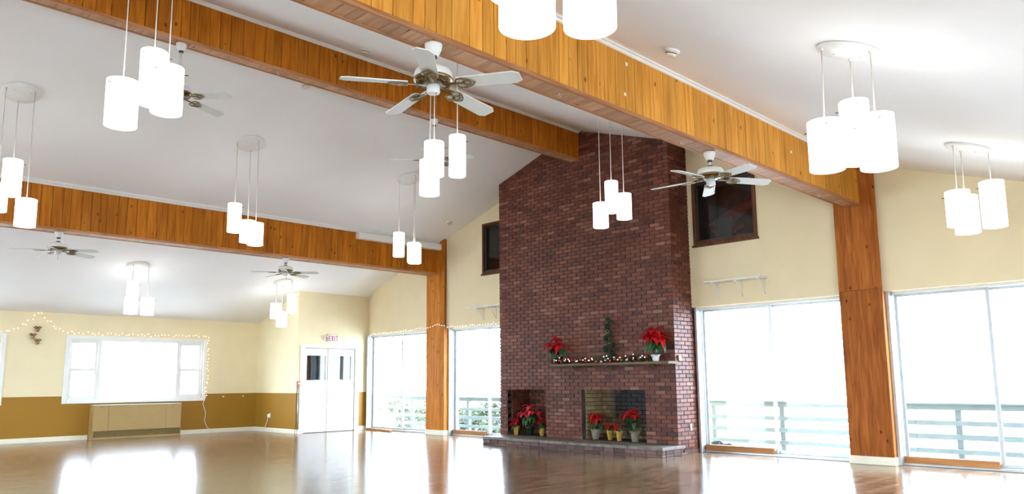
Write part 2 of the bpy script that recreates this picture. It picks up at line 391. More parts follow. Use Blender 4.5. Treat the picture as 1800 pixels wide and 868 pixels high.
# vestibule in the corner
DY0, DY1, DZ = -1.86, -.42, 2.06
wall('wall_entry', 'paint_two_tone', 'x', XV - .12, XV, YV, 0, [(DY0, DY1, 0, DZ)], lambda y: zc(XV) + .02, 'pale wall with the double doors under the exit sign')
wall('wall_side', 'paint_two_tone', 'y', YV, YV + .12, XA, XV - .12, [], lambda x: zc(x) + .02, 'cream and ochre return wall beside the double doors')
# baseboards
def baseboard(name, ax, t0, t1, a, b, label):
    mb = MB(); h = .10
    prof = [(t0, 0), (t1, 0), (t1, h * .8), (t0 + (t1 - t0) * .5, h), (t0, h)]
    if ax == 'y': mb.prism(prof, 'y', a, b)
    else: mb.prism(prof, 'x', a, b)
    return struct(mb.build(name, 'baseboard_cream'), label, 'baseboard')
baseboard('baseboard_left', 'y', XA, XA + .018, YB, -6.02, 'cream baseboard left of the convector')
baseboard('baseboard_left_far', 'y', XA, XA + .018, -4.05, YV, 'cream baseboard right of the convector')
baseboard('baseboard_side', 'x', YV, YV - .018, XA + .018, XV + .018, 'cream baseboard along the return wall')
baseboard('baseboard_entry', 'y', XV, XV + .018, YV - .018, -1.985, 'short cream baseboard left of the double doors')
baseboard('baseboard_entry_right', 'y', XV, XV + .018, -.30, -.02, 'short cream baseboard right of the double doors')

# ------------------------------------------------------------ beams with boards
UNIT = {}
def unit(mat, ch=.02):
    if mat not in UNIT: UNIT[mat] = MB().cbox((-.5, -.5, -.5), (.5, .5, .5), ch).mesh('unit_' + mat, mat)
    return UNIT[mat]
def cut(a, b, lo, hi, rnd):
    xs = [a]
    while xs[-1] < b - hi: xs.append(xs[-1] + rnd.uniform(lo, hi))
    xs.append(b); return xs
def beam(x0, x1, zb, y_end, label, seed, wd='pine_amber_shaded'):
    rnd = random.Random(seed); xm = (x0 + x1) / 2; y_start = -11.2
    zt = min(zc(x0), zc(x1)) - .0; th = .022
    t = thing('ceiling_beam', label, 'beam', (xm, y_end, zb), kind='structure')
    inv = Matrix.Translation((-xm, -y_end, -zb))
    core = MB().prism([(x0 - xm + th * .0, th), (x1 - xm - th, th), (x1 - xm - th, zc(x1 - th) - zb + .01), (max(x0, min(XR, x1)) - xm, zc(max(x0, min(XR, x1))) - zb + .01), (x0 - xm, zc(x0) - zb + .01)], 'y', YB - y_end, 0)
    core.build('core', 'seam_dark', t)
    MB().prism([(x0 - xm - .012, .035), (x0 - xm, .035), (x0 - xm, zc(x0) - zb + .005), (x0 - xm - .012, zc(x0 - .012) - zb + .005)], 'y', YB - y_end, 0).build('side_panel', wd, t)
    me = unit(wd, .012); ms = unit('pine_soffit', .012)
    ys = cut(y_start, y_end, .105, .185, rnd); zs1 = zc(x1) + .005
    for p, q in zip(ys, ys[1:]):
        d = rnd.uniform(0, .003)
        link('board', me, t, (x1 - th / 2 - xm + d, (p + q) / 2 - y_end, (zb + .035 + zs1) / 2 - zb), scale=(th, q - p - .006, zs1 - zb - .035))
    ys = cut(y_start, y_end, .13, .26, rnd)
    for p, q in zip(ys, ys[1:]):
        link('soffit_board', ms, t, (0, (p + q) / 2 - y_end, th / 2 + rnd.uniform(0, .002) + .003), scale=(x1 - x0 - .05, q - p - .005, th))
    # old boards carry on behind the camera as one run
    MB().box((x1 - th - xm, YB - y_end, .035), (x1 - xm, y_start - y_end, zs1 - zb)).build('side_panel', wd, t)
    MB().box((x0 - xm + .025, YB - y_end, .003), (x1 - xm - .025, y_start - y_end, .024)).build('soffit_panel', 'pine_soffit', t)
    for sx, xx in ((1, x1), (-1, x0)):
        MB().cbox((xx - xm - (.034 if sx > 0 else -.0), YB - y_end, -.004), (xx - xm + (.004 if sx > 0 else .034), 0, .036), .004).build('corner_trim', 'pine_trim', t)
    for sx, xx in ((1, x1), (-1, x0)):
        zz = zc(xx) - zb
        mb = MB().prism([(xx - xm, zz - .052), (xx - xm + sx * .018, zz - .05), (xx - xm + sx * .03, zz - .03), (xx - xm + sx * .055, zz - .022 - SL * .055 * (1 if (xx > XR) == (sx > 0) else -1)), (xx - xm + sx * .055, zz + .02), (xx - xm, zz + .02)], 'y', YB - y_end, 0)
        tag(mb.build('cornice', 'trim_white', t), 'white cornice strip')
    return t
b1 = beam(-4.378, -4.138, 3.71, PF, 'orange pine boarded beam running to the right wall post', 1, 'pine_honey_lit')
b2 = beam(-9.255, -9.048, 5.347, FF, 'orange pine boarded ridge beam running into the brick chimney', 2)
b3 = beam(-14.135, -13.80, 3.70, PF, 'orange pine boarded beam running to the left wall post', 3)
tag(MB().cbox((.166, -2.30, .56), (.30, -.01, .70), .01).build('duct_cover', 'trim_white', b3), 'white boxed cover along the beam top')
def eyehook(t, dy, dx):
    pts = [(dx + .016 * math.cos(a), dy + .006 * a / 6, -.024 + .016 * math.sin(a)) for a in [R(90 + 30 * k) for k in range(12)]]
    MB().tube([(dx, dy, .004), (dx, dy, -.008)] + pts, .003, 5).build('eye_hook', 'steel', t)
for dy, dz in ((-5.66, .47), (-5.70, .16), (-2.2, .33)): tag(MB().cbox((.119, dy, dz), (.1235, dy + .03, dz + .035), .002).build('paper_scrap', 'fixture_white', b1), 'white paper scrap')
for dy in (-6.5, -4.55, -1.15): eyehook(b1, dy, .01)
for dy in (-6.15, -4.0): eyehook(b2, dy, .01)

# ------------------------------------------------------------ wall posts
def post(x0, x1, label, ztop, seams, split):
    t = thing('wall_post', label, 'post', (x0, 0, 0), kind='structure'); W = x1 - x0
    MB().prism([(.02, .1), (W - .02, .1), (W - .02, zc(x1 - .02) + .01), (.02, zc(x0 + .02) + .01)], 'y', PF + .02, 0).build('core', 'pine_post', t)
    xs = [0] + seams + [W]
    for p, q in zip(xs, xs[1:]):
        if split:
            MB().cbox((p + .001, PF, .11), (q - .001, PF + .022, split - .002), .003).build('board', 'pine_post', t)
            zlo = split + .002
        else: zlo = .11
        MB().prism([(p + .001, zlo), (q - .001, zlo), (q - .001, zc(x0 + q) + .005), (p + .001, zc(x0 + p) + .005)], 'y', PF, PF + .022).build('board', 'pine_z' if not split else 'pine_post', t)
    for p, q in ((0, .02), (W - .02, W)):
        MB().prism([(p, .11), (q, .11), (q, ZW - .01), (p, ZW - .01)], 'y', PF + .022, -.002).build('side_board', 'pine_z', t)
    MB().cbox((-.012, PF - .014, 0), (W + .012, 0, .115), .006).build('plinth', 'baseboard_cream', t)
    return t
post(-14.24, -13.588, 'wide pine post under the left beam, wrapped by string lights', 4.3, [.165, .315, .48], None)
post(-4.53, -3.926, 'broad knotty pine post between the two right sliding doors', 4.3, [], 2.47)

# ------------------------------------------------------------ sliding doors
def slider(n, x0, x1, mull, label, sill):
    t = thing('door_%d' % n, label, 'sliding door', (x0, 0, 0), kind='structure'); W = x1 - x0; m_ = mull - x0
    al = 'aluminium'
    MB().cbox((0, -.11, .0), (.045, .15, ZW), .005).build('jamb', al, t); MB().cbox((W - .045, -.11, 0), (W, .15, ZW), .005).build('jamb', al, t)
    MB().cbox((.045, .0, ZW - .05), (W - .045, .15, ZW), .005).build('head', 'trim_white', t)
    MB().cbox((0, -.01, 0), (W, .15, .035), .005).build('track', al, t)
    for (p, q, y) in ((.055, m_ + .03, .06), (m_ - .03, W - .055, .105)):
        f_ = MB()
        f_.cbox((p, y, .035), (p + .045, y + .035, ZW - .04), .004); f_.cbox((q - .045, y, .035), (q, y + .035, ZW - .04), .004)
        f_.cbox((p + .045, y, .035), (q - .045, y + .035, .085), .004); f_.cbox((p + .045, y, ZW - .085), (q - .045, y + .035, ZW - .04), .004)
        pa = f_.build('door_panel', al, t)
        MB().box((p + .045, y + .014, .085), (q - .045, y + .02, ZW - .085)).build('pane', 'glass', pa)
    if sill:
        MB().cbox((sill[0] - x0, -.012, .03), (sill[1] - x0, .055, .125), .004).build('sill_board', 'sill_wood', t)
    return t
slider(1, *BAYS[0], -15.56, 'sliding glass door nearest the exit doors, string lights around it', None)
slider(2, *BAYS[1], -12.41, 'sliding glass door between the left post and the chimney', (-13.52, -12.45))
slider(3, *BAYS[2], -5.78, 'sliding glass door right of the brick chimney', (-7.0, -5.80))
slider(4, *BAYS[3], -2.70, 'sliding glass door at the right edge of the room', (-3.87, -2.72))
# loose sill bar leaning at the far left door
sb = MB().cbox((-.62, -.035, 0), (.62, .035, .055), .006).build('wooden_bar', 'sill_wood', loc=(-16.18, -.17, .0)); sb.rotation_euler = (0, 0, R(-7))
tag(sb, 'loose wooden bar lying on the floor along the leftmost sliding door', 'wooden bar')

# ------------------------------------------------------------ left wall windows
def sash_window(n, y0, y1, z0, z1, label):
    t = thing('window_%d' % n, label, 'window', (XA, y0, z0), kind='structure'); L = y1 - y0; H = z1 - z0
    ca = .085
    for a, b in (((0, -ca, -ca), (.022, 0, H + ca)), ((0, L, -ca), (.022, L + ca, H + ca)), ((0, 0, H), (.022, L, H + ca)), ((0, 0, -ca), (.03, L, 0))):
        MB().cbox(a, b, .005).build('casing', 'trim_white', t)
    d0, d1 = -.11, -.02
    m1, m2 = .60, L - .62
    fr = MB()
    for a, b in ((0, .04), (m1, m1 + .075), (m2 - .02, m2 + .055), (L - .04, L)): fr.cbox((d0, a, 0), (d1, b, H), .004)
    for a, b in ((.04, m1), (m1 + .075, m2 - .02), (m2 + .055, L - .04)):
        fr.cbox((d0, a, 0), (d1, b, .03), .004); fr.cbox((d0, a, H - .03), (d1, b, H), .004)
    fr.build('frame', 'trim_white', t)
    MB().box((-.07, m1 + .075, .03), (-.064, m2 - .02, H - .03)).build('pane', 'glass', t)
    for a, b in ((.04, m1), (m2 + .055, L - .04)):
        for (za, zb_, dx) in ((.03, H * .5 + .02, -.06), (H * .5 - .02, H - .03, -.09)):
            s_ = MB()
            s_.cbox((dx, a, za), (dx + .03, a + .045, zb_), .003); s_.cbox((dx, b - .045, za), (dx + .03, b, zb_), .003)
            s_.cbox((dx, a + .045, za), (dx + .03, b - .045, za + .055), .003); s_.cbox((dx, a + .045, zb_ - .055), (dx + .03, b - .045, zb_), .003)
            so = s_.build('sash', 'trim_white', t)
            MB().box((dx + .012, a + .045, za + .055), (dx + .018, b - .045, zb_ - .055)).build('pane', 'glass', so)
        for k in (.3, .7):
            yy = a + (b - a) * k; MB().cbox((-.03, yy - .03, H * .5 + .02), (-.012, yy + .03, H * .5 + .036), .004).build('sash_lock', 'fixture_white', t)
    return t
for i, (a, b, z0, z1) in enumerate(WL):
    sash_window(i + 1, a, b, z0, z1, ('wide three part white window above the convector', 'white framed window cut off at the left picture edge', 'white framed window further along the left wall')[i])

# dark upper windows beside the chimney
def dark_window(n, box, label):
    x0, x1, z0, z1 = box; t = thing('window_%d' % n, label, 'window', (x0, YU, z0), kind='structure'); W = x1 - x0; H = z1 - z0
    for a, b in (((-.0, -.03, 0), (.055, .12, H)), ((W - .055, -.03, 0), (W, .12, H)), ((.055, -.03, H - .055), (W - .055, .12, H)), ((.055, -.03, 0), (W - .055, .12, .055))):
        MB().cbox(a, b, .006).build('frame_rail', 'frame_brown', t)
    MB().cbox((-.02, -.05, -.035), (W + .02, .03, 0), .005).build('window_sill', 'frame_brown', t)
    for a, b in (((.055, .02, .055), (.085, .37, H - .055)), ((W - .085, .02, .055), (W - .055, .37, H - .055)), ((.085, .02, H - .085), (W - .085, .37, H - .055)), ((.085, .02, .055), (W - .085, .37, .085))):
        MB().cbox(a, b, .004).build('inner_stop', 'dark_metal', t)
    MB().box((.085, .06, .085), (W - .085, .068, H - .085)).build('pane', 'glass', t)
dark_window(4, UPR, 'dark upper window right of the chimney, in a brown frame')
dark_window(5, UPL, 'dark upper window left of the chimney, half hidden by the bricks')

def loft(name, x0, x1, label):
    mb = MB(); a, b = (x0, .24, 3.35), (x1, 1.35, 5.05)
    mb.box((a[0], a[1], a[2]), (b[0], b[1], a[2] + .04)).box((a[0], a[1], b[2] - .04), b).box(a, (a[0] + .04, b[1], b[2])).box((b[0] - .04, a[1], a[2]), b).box((a[0], b[1] - .04, a[2]), b)
    return struct(mb.build(name, 'loft_dark'), label, 'wall')
loft('wall_loft_right', -7.35, -5.3, 'dark loft room behind the right upper window')
loft('wall_loft_left', -13.0, -11.3, 'dark loft room behind the left upper window')
pp = thing('red_ductwork', 'dull red pipes in the loft behind the right upper window', 'pipe', (-6.4, .7, 3.39))
MB().tube([(-.75, .1, .55), (.1, .1, .95), (.9, .1, .62)], .11, 12).build('pipe', 'pipe_red', pp)
MB().tube([(.12, .25, .0), (.12, .25, 1.6)], .13, 12).build('riser', 'pipe_red', pp)
MB().tube([(-.8, .0, .22), (-.1, .0, .52)], .05, 10).build('brace', 'pipe_red', pp)
MB().cbox((.3, -.1, .0), (.8, .25, .4), .02).build('tank', 'dark_metal', pp)
MB().cbox((-.62, -.05, 0), (-.28, .1, .7), .01).build('panel', 'panel_dark', pp)

# ------------------------------------------------------------ double doors and vestibule
t = thing('door_5', 'pair of white exit doors with dark glazed upper panes', 'door', (XV, 0, 0), kind='structure')
for a, b in (((-.12, DY0 - .13, 0), (.022, DY0, DZ + .07)), ((-.12, DY1, 0), (.022, DY1 + .13, DZ + .07)), ((-.12, DY0, DZ), (.022, DY1, DZ + .07))):
    MB().cbox(a, b, .006).build('door_casing', 'trim_white', t)
ym = -1.20
for (a, b, hy) in ((DY0 + .008, ym - .014, None), (ym + .014, DY1 - .008, ym + .09)):
    d = MB(); g0, g1, h0, h1 = a + .05, b - .05, 1.27, 1.88
    if hy: g0, g1 = a + .11, b - .10
    d.cbox((-.05, a, .012), (-.008, b, h0), .003); d.cbox((-.05, a, h1), (-.008, b, DZ - .01), .003)
    d.cbox((-.05, a, h0), (-.008, g0, h1), .002); d.cbox((-.05, g1, h0), (-.008, b, h1), .002)
    leaf = d.build('door_leaf', 'door_white', t)
    MB().box((-.032, g0, h0), (-.026, g1, h1)).build('pane', 'glass', leaf)
    st = MB()
    for p, q in (((-.012, g0 - .012, h0 - .012), (-.002, g0, h1 + .012)), ((-.012, g1, h0 - .012), (-.002, g1 + .012, h1 + .012)), ((-.012, g0, h1), (-.002, g1, h1 + .012)), ((-.012, g0, h0 - .012), (-.002, g1, h0))): st.box(p, q)
    st.build('glazing_stop', 'steel', leaf)
    if hy:
        MB().tube([(-.01, hy, .93), (.045, hy, .93)], .014, 10).tube([(.04, hy - .01, .93), (.04, hy + .09, .93)], .011, 8).build('door_handle', 'steel', leaf)
MB().cbox((-.03, ym - .014, .012), (.012, ym + .014, DZ), .004).build('astragal', 'baseboard_cream', t)
MB().cbox((-.10, DY0, 0), (.03, DY1, .012), .004).build('threshold', 'dark_metal', t)
# small lobby behind the doors: curtain, siding, crate
cu = MB(); 
for k in range(12): cu.tube([(XA + .5, YV + .25 + k * .062, .02), (XA + .5, YV + .25 + k * .062, 2.3)], .036, 8)
tag(cu.build('curtain', 'curtain_dark'), 'dark pleated curtain seen through the left door pane', 'curtain')
tag(MB().cbox((XA + .25, -1.02, 0), (XA + .31, -.25, 2.35), .004).build('siding_panel', 'siding_grey'), 'grey ribbed panel seen through the right door pane', 'panel')
tag(MB().cbox((XA + .32, -.62, 0), (XA + .40, -.54, 2.3), .006).build('lobby_post', 'dark_metal'), 'dark slim post seen through the right door pane', 'post')
# exit sign
t = thing('exit_sign', 'white exit sign with red letters above the double doors', 'sign', (XV, -1.1, 2.31))
MB().cbox((0, -.165, -.095), (.055, .165, .095), .008).build('housing', 'fixture_white', t)
MB().box((.055, -.155, -.085), (.057, .155, .085)).build('sign_face', 'exit_face', t)
def bar(mb, p, q, wd, x):
    a, b = Vector(p), Vector(q); d = (b - a).normalized(); n = Vector((-d.y, d.x)) * wd / 2
    pl = [a - n, b - n, b + n, a + n]; mb.prism([(v.x, v.y) for v in pl], 'x', x, x + .003)
hh = .068
for ch, y in (('E', -.105), ('X', -.035), ('I', .035), ('T', .095)):
    l = MB(); wd = .021; x = .0575; hw = .026
    if ch == 'E':
        bar(l, (y - hw, -hh), (y - hw, hh), wd, x)
        for zz in (-hh + wd / 2, 0, hh - wd / 2): bar(l, (y - hw, zz), (y + hw, zz), wd, x)
    if ch == 'X': bar(l, (y - hw, -hh), (y + hw, hh), wd, x); bar(l, (y - hw, hh), (y + hw, -hh), wd, x)
    if ch == 'I': bar(l, (y, -hh), (y, hh), wd, x)
    if ch == 'T': bar(l, (y, -hh), (y, hh), wd, x); bar(l, (y - hw, hh - wd / 2), (y + hw, hh - wd / 2), wd, x)
    l.build('letter', 'exit_red', t)
for sgn in (-1,):
    MB().lathe([(.012, 0), (.045, .03), (.05, .06), (.03, .062)], 14).build('emergency_lamp', 'fixture_white', t, (.03, -.205, 0)).rotation_euler = (R(90), 0, 0)
    MB().tube([(.03, -.16, 0), (.03, -.21, 0)], .012, 8).build('lamp_arm', 'dark_metal', t)

# fire alarm pull station with conduit on the vestibule corner
t = thing('fire_alarm_pull', 'small red and white fire alarm pull beside the exit doors', 'alarm', (XV, -2.03, 1.19))
MB().cbox((0, -.032, -.062), (.045, .04, .062), .006).build('box', 'box_red', t)
MB().cbox((.045, -.022, -.012), (.056, .03, .018), .003).build('pull_bar', 'fixture_white', t)
MB().tube([(.014, 0, -.062), (.014, 0, -1.185)], .010, 8).build('conduit', 'steel', t)

# ------------------------------------------------------------ fireplace
BL, BH, BD, JT = .209, .0677, .095, .0125
Z0 = .152
fp = thing('brick_fireplace', 'tall dark red brick chimney breast with two hearth openings', 'fireplace', ((FL + FR) / 2, 0, 0))
fo = Vector(fp.location)
OPN = [(-9.11, -7.70, Z0, 1.04), (-11.03, -9.99, Z0, 1.04)]
cands = []      # (area proxy, centre, size)  full bricks
stuff = MB()
def clip_top(p, q, z0, z1):
    """rectangle under the ceiling slopes"""
    poly = [(p, z0), (q, z0), (q, z1), (p, z1)]
    for sg in (-1, 1):
        out = []; fn = lambda P: (ZR - SL * sg * (P[0] - XR) - .004) - P[1]
        for i in range(len(poly)):
            A, B = poly[i], poly[(i + 1) % len(poly)]; fa, fb = fn(A), fn(B)
            if fa >= 0: out.append(A)
            if (fa >= 0) != (fb >= 0): k = fa / (fa - fb); out.append((A[0] + (B[0] - A[0]) * k, A[1] + (B[1] - A[1]) * k))
        poly = out
        if len(poly) < 3: return None
    return poly
rb = random.Random(11); row = 0; z = Z0
while z < ZR:
    z0, z1 = z + JT / 2, z + BH - JT / 2
    odd = row % 2
    xr = FR - (BD + JT if odd else 0)
    # front courses from the right corner leftwards
    x = FR if not odd else FR - (BD + JT)
    segs = []
    first = True
    while x > FL + .005:
        l = BL; q = x; p = max(FL, x - l); segs.append((p + JT / 2 * (p > FL + .001), q - JT / 2 * (not (first and not odd)))); x -= l; first = False
    for p, q in segs:
        pieces = [(p, q)]
        for (a, b, oz0, oz1) in OPN:
            if z1 <= oz1 + .02 and z0 >= oz0 - .01:
                nx = []
                for (u, v) in pieces:
                    if v <= a or u >= b: nx.append((u, v))
                    else:
                        if u < a - .02: nx.append((u, a))
                        if v > b + .02: nx.append((b, v))
                pieces = nx
        for (u, v) in pieces:
            if v - u < .012: continue
            dy = rb.uniform(-.0025, .0025)
            poly = clip_top(u, v, z0, z1)
            if not poly: continue
            full = len(poly) == 4 and abs(poly[2][1] - z1) < 1e-6 and abs(poly[3][1] - z1) < 1e-6
            ctr = Vector(((u + v) / 2, FF + BD / 2 + dy, (z0 + z1) / 2))
            if full: cands.append(((ctr - CAM).length + (0 if v - u > .15 else 3), ctr, (v - u, BD, z1 - z0)))
            else: stuff.prism(poly, 'y', FF + dy, FF + BD + dy)
    # side courses on both returns
    for sx, X in ((1, FR), (-1, FL)):
        y = FF + (BD + JT if not odd else 0)
        k = 0
        while y < -.01:
            y1 = min(y + BL - JT, 0)
            d = rb.uniform(-.0025, .0025)
            zt = min(z1, zc(X) - .004)
            if zt - z0 > .01 and y1 - y > .01:
                if sx > 0: a, b = (X - BD + d, y, z0), (X + d, y1, zt)
                else: a, b = (X + d, y, z0), (X + BD + d, y1, zt)
                ctr = Vector([(i + j) / 2 for i, j in zip(a, b)])
                if sx > 0 and zt == z1: cands.append(((ctr - CAM).length + 2.0, ctr, tuple(j - i for i, j in zip(a, b))))
                else: stuff.cbox(a, b, .003)
            y += BL
        
    z += BH; row += 1
cands.sort(key=lambda k: k[0])
bm_front = MB().cbox((-.5, -.5, -.5), (.5, .5, .5), .02).mesh('brick', 'brick_red')
for dist, ctr, size in cands[:300]: link('brick', bm_front, fp, ctr - fo, scale=size)
for dist, ctr, size in cands[300:]:
    stuff.cbox(ctr - Vector(size) / 2, ctr + Vector(size) / 2, .003)
stuff.v = [tuple(Vector(v) - fo) for v in stuff.v]
tag(stuff.build('brickwork', 'brick_red', fp), kind='stuff')
# mortar body with the two openings
core = MB(); cy0 = FF + .012; ins = .012
for (p, q, a, b) in ((FL + ins, -11.03, 0, None), (-9.99, -9.11, 0, None), (-7.70, FR - ins, 0, None), (-11.03, -9.99, 1.04, None), (-9.11, -7.70, 1.04, None)):
    xs = sorted({p, q, *([XR] if p < XR < q else [])})
    for u, v in zip(xs, xs[1:]): core.prism([(u, a), (v, a), (v, zc(v) - .002), (u, zc(u) - .002)], 'y', cy0, -.0)
core.v = [tuple(Vector(v) - fo) for v in core.v]
core.build('mortar_core', 'mortar_grey', fp)
# niche and firebox linings
def fpart(mb, name, mat, parent=None):
    po = fo if parent is None else fo
    mb.v = [tuple(Vector(v) - fo) for v in mb.v]; return mb.build(name, mat, parent or fp)
fpart(MB().box((-11.03, -.06, 0), (-9.99, 0, 1.04)).box((-9.11, -.06, 0), (-7.70, 0, 1.04)), 'back_plate', 'mortar_grey')
fpart(MB().box((-11.03, FF + .01, 0), (-9.99, -.06, Z0 - .002)).box((-9.11, FF + .01, 0), (-7.70, -.06, Z0 - .002)), 'firebox_floor', 'mortar_grey')
niche = fpart(MB().box((-11.03, -.07, Z0), (-9.99, -.06, 1.04)), 'niche_lining', 'mortar_grey')
for k in range(13):
    zz = Z0 + k * BH; x = -11.03 + (BL / 2 if k % 2 else 0) - BL
    while x < -9.99:
        a, b = max(x, -11.03) + .004, min(x + BL, -9.99) - .004
        if b - a > .02: fpart(MB().cbox((a, -.12, zz + .004), (b, -.07, zz + BH - .004), .003), 'niche_brick', 'brick_red', niche)
        x += BL
for k in range(13):
    zz = Z0 + k * BH; y = FF + .1 - (BL / 2 if k % 2 else 0)
    while y < -.13:
        a, b = max(y, FF + .1) + .004, min(y + BL, -.125) - .004
        if b - a > .02: fpart(MB().cbox((-11.03, a, zz + .004), (-10.99, b, zz + BH - .004), .003), 'niche_brick', 'brick_red', niche)
        y += BL
lin = fpart(MB().box((-9.10, -.075, Z0), (-7.71, -.06, 1.04)), 'firebox_lining', 'soot_mortar')
for k in range(12):
    zz = Z0 + k * .074; x = -9.11 + (.115 if k % 2 else 0) - .23
    while x < -7.70:
        a, b = max(x, -9.11) + .003, min(x + .23, -7.70) - .003
        if b - a > .03: fpart(MB().cbox((a, -.13, zz + .005), (b, -.075, zz + .069), .003), 'fire_brick', 'fire_brick', lin)
        x += .23
    y = FF + .1 + (.115 if k % 2 else 0) - .115
    while y < -.14:
        a, b = max(y, FF + .1) + .003, min(y + .23, -.132) - .003
        if b - a > .03:
            fpart(MB().cbox((-9.11, a, zz + .005), (-9.07, b, zz + .069), .003), 'fire_brick', 'fire_brick', lin)
            fpart(MB().cbox((-7.74, a, zz + .005), (-7.70, b, zz + .069), .003), 'fire_brick', 'fire_brick', lin)
        y += .23
# hearth
HF, HL, HR = -1.303, -11.13, -6.995
he = fpart(MB().box((HL + .02, HF + .02, 0), (HR - .02, FF + .02, .105)), 'hearth', 'mortar_grey')
xs = [HL, -10.35, -9.62, -9.05, -8.42, -7.66, HR + .01]
rs = random.Random(5)
for p, q in zip(xs, xs[1:]): fpart(MB().cbox((p + .003, HF - rs.uniform(.0, .012), .102), (q - .003, FF + .02, .150 + rs.uniform(0, .004)), .006), 'hearth_slab', 'stone_slab', he)
fpart(MB().cbox((FR, FF - .0, .102), (HR + .01, FF + .06, .150), .005), 'hearth_slab', 'stone_slab', he)
x = HL
while x < HR - .02:
    q = min(x + .212, HR); fpart(MB().cbox((x + .004, HF + .004 + rs.uniform(0, .006), .034), (q - .004, HF + .1, .100), .004), 'hearth_brick', 'hearth_brick', he); x += .212
y = HF + .11
while y < FF:
    q = min(y + .212, FF); fpart(MB().cbox((HR - .09, y + .004, .034), (HR - .002, q - .004, .100), .004), 'hearth_brick', 'hearth_brick', he); y += .212
x = HL - .0
while x < HR - .02:
    q = min(x + .32, HR + .005); fpart(MB().cbox((x + .004, HF - .004, .0), (q - .004, HF + .1, .030), .004), 'base_brick', 'hearth_brick', he); x += .32
y = HF + .11
while y < 0:
    q = min(y + .212, 0); X1 = HR if y < FF else FR + .012; fpart(MB().cbox((X1 - .09, y + .004, .0), (X1, q - .004, .032 if y < FF - .05 else .06), .004), 'base_brick', 'hearth_brick', he); y += .212
# lower side courses below the first full course
for k in range(2):
    y = FF + .1 * k
    while y < -.01:
        q = min(y + BL - JT, 0); fpart(MB().cbox((FR - BD, y, .062 * (k == 0) + .0 + (.068 + .03) * (k == 1) + .002), (FR - .001, q, .062 * (k == 0) + .034 * (k == 0) + (.150) * (k == 1)), .003), 'base_brick', 'brick_red', he); y += BL
# mantel shelf and small fittings
tag(fpart(MB().cbox((-9.66, FF - .25, 1.463), (-7.05, FF + .02, 1.512), .008), 'mantel_shelf', 'mantel_wood'), 'dark wooden mantel shelf')
for dx in (-9.2, -8.4, -7.5): fpart(MB().prism([(FF, 1.463), (FF - .16, 1.463), (FF - .16, 1.44), (FF, 1.38)], 'x', dx - .02, dx + .02), 'mantel_bracket', 'mantel_wood')
o = MB().cbox((0, -.022, -.055), (.012, .022, .055), .004).build('cover_plate', 'fixture_white')
ot = thing('wall_outlet', 'white outlet plate low on the right side of the chimney', 'outlet', (FR + .003, -.33, .42)); o.parent = ot
for dz in (-.022, .022): MB().cbox((.012, -.012, dz - .012), (.015, .012, dz + .012), .003).build('socket', 'cord_white', ot)
ot = thing('wall_switch_box', 'small metal box at the chimney corner beside the mantel', 'box', (FR + .003, -.605, 1.565))
MB().cbox((0, -.035, -.045), (.03, .035, .045), .004).build('box', 'bell_gold', ot); MB().cbox((.03, -.022, -.03), (.034, .022, .03), .003).build('face', 'box_red', ot)

# ------------------------------------------------------------ convector
CY0, CY1 = -6.005, -4.075
t = thing('convector_heater', 'tan metal convector heater cabinet under the picture window', 'heater', (XA + .002, CY0, 0)); L = CY1 - CY0; D = .28
MB().prism([(0, 0), (D, 0), (D, .19), (D - .02, .745), (0, .745)], 'y', 0, .02).build('end_panel', 'convector_tan', t)
MB().prism([(0, 0), (D, 0), (D, .19), (D - .02, .745), (0, .745)], 'y', L - .02, L).build('end_panel', 'convector_tan', t)
MB().cbox((0, 0, .745), (D - .01, L, .757), .003).build('top_plate', 'aluminium', t)
MB().box((.02, .02, .02), (D - .06, L - .02, .74)).build('inner_case', 'convector_grille', t)
for a, b in ((.022, .318), (.322, L - .352), (L - .348, L - .022)):
    pn = MB().prism([(D - .03, .185), (D - .002, .185), (D - .022, .744), (D - .045, .744)], 'y', a, b).build('front_panel', 'convector_tan', t)
    yy = (a + b) / 2; MB().lathe([(.012, 0), (.012, .004), (.008, .006)], 10).build('catch', 'convector_grille', pn, (D - .019, yy, .70)).rotation_euler = (0, R(90), 0)
MB().cbox((D - .05, .02, .0), (D, L - .02, .045), .004).build('kick_plate', 'convector_tan', t)
for k in range(7):
    zz = .055 + k * .018
    MB().box((D - .06, .02, zz), (D - .04, L - .02, zz + .008)).build('louvre', 'convector_grille', t)

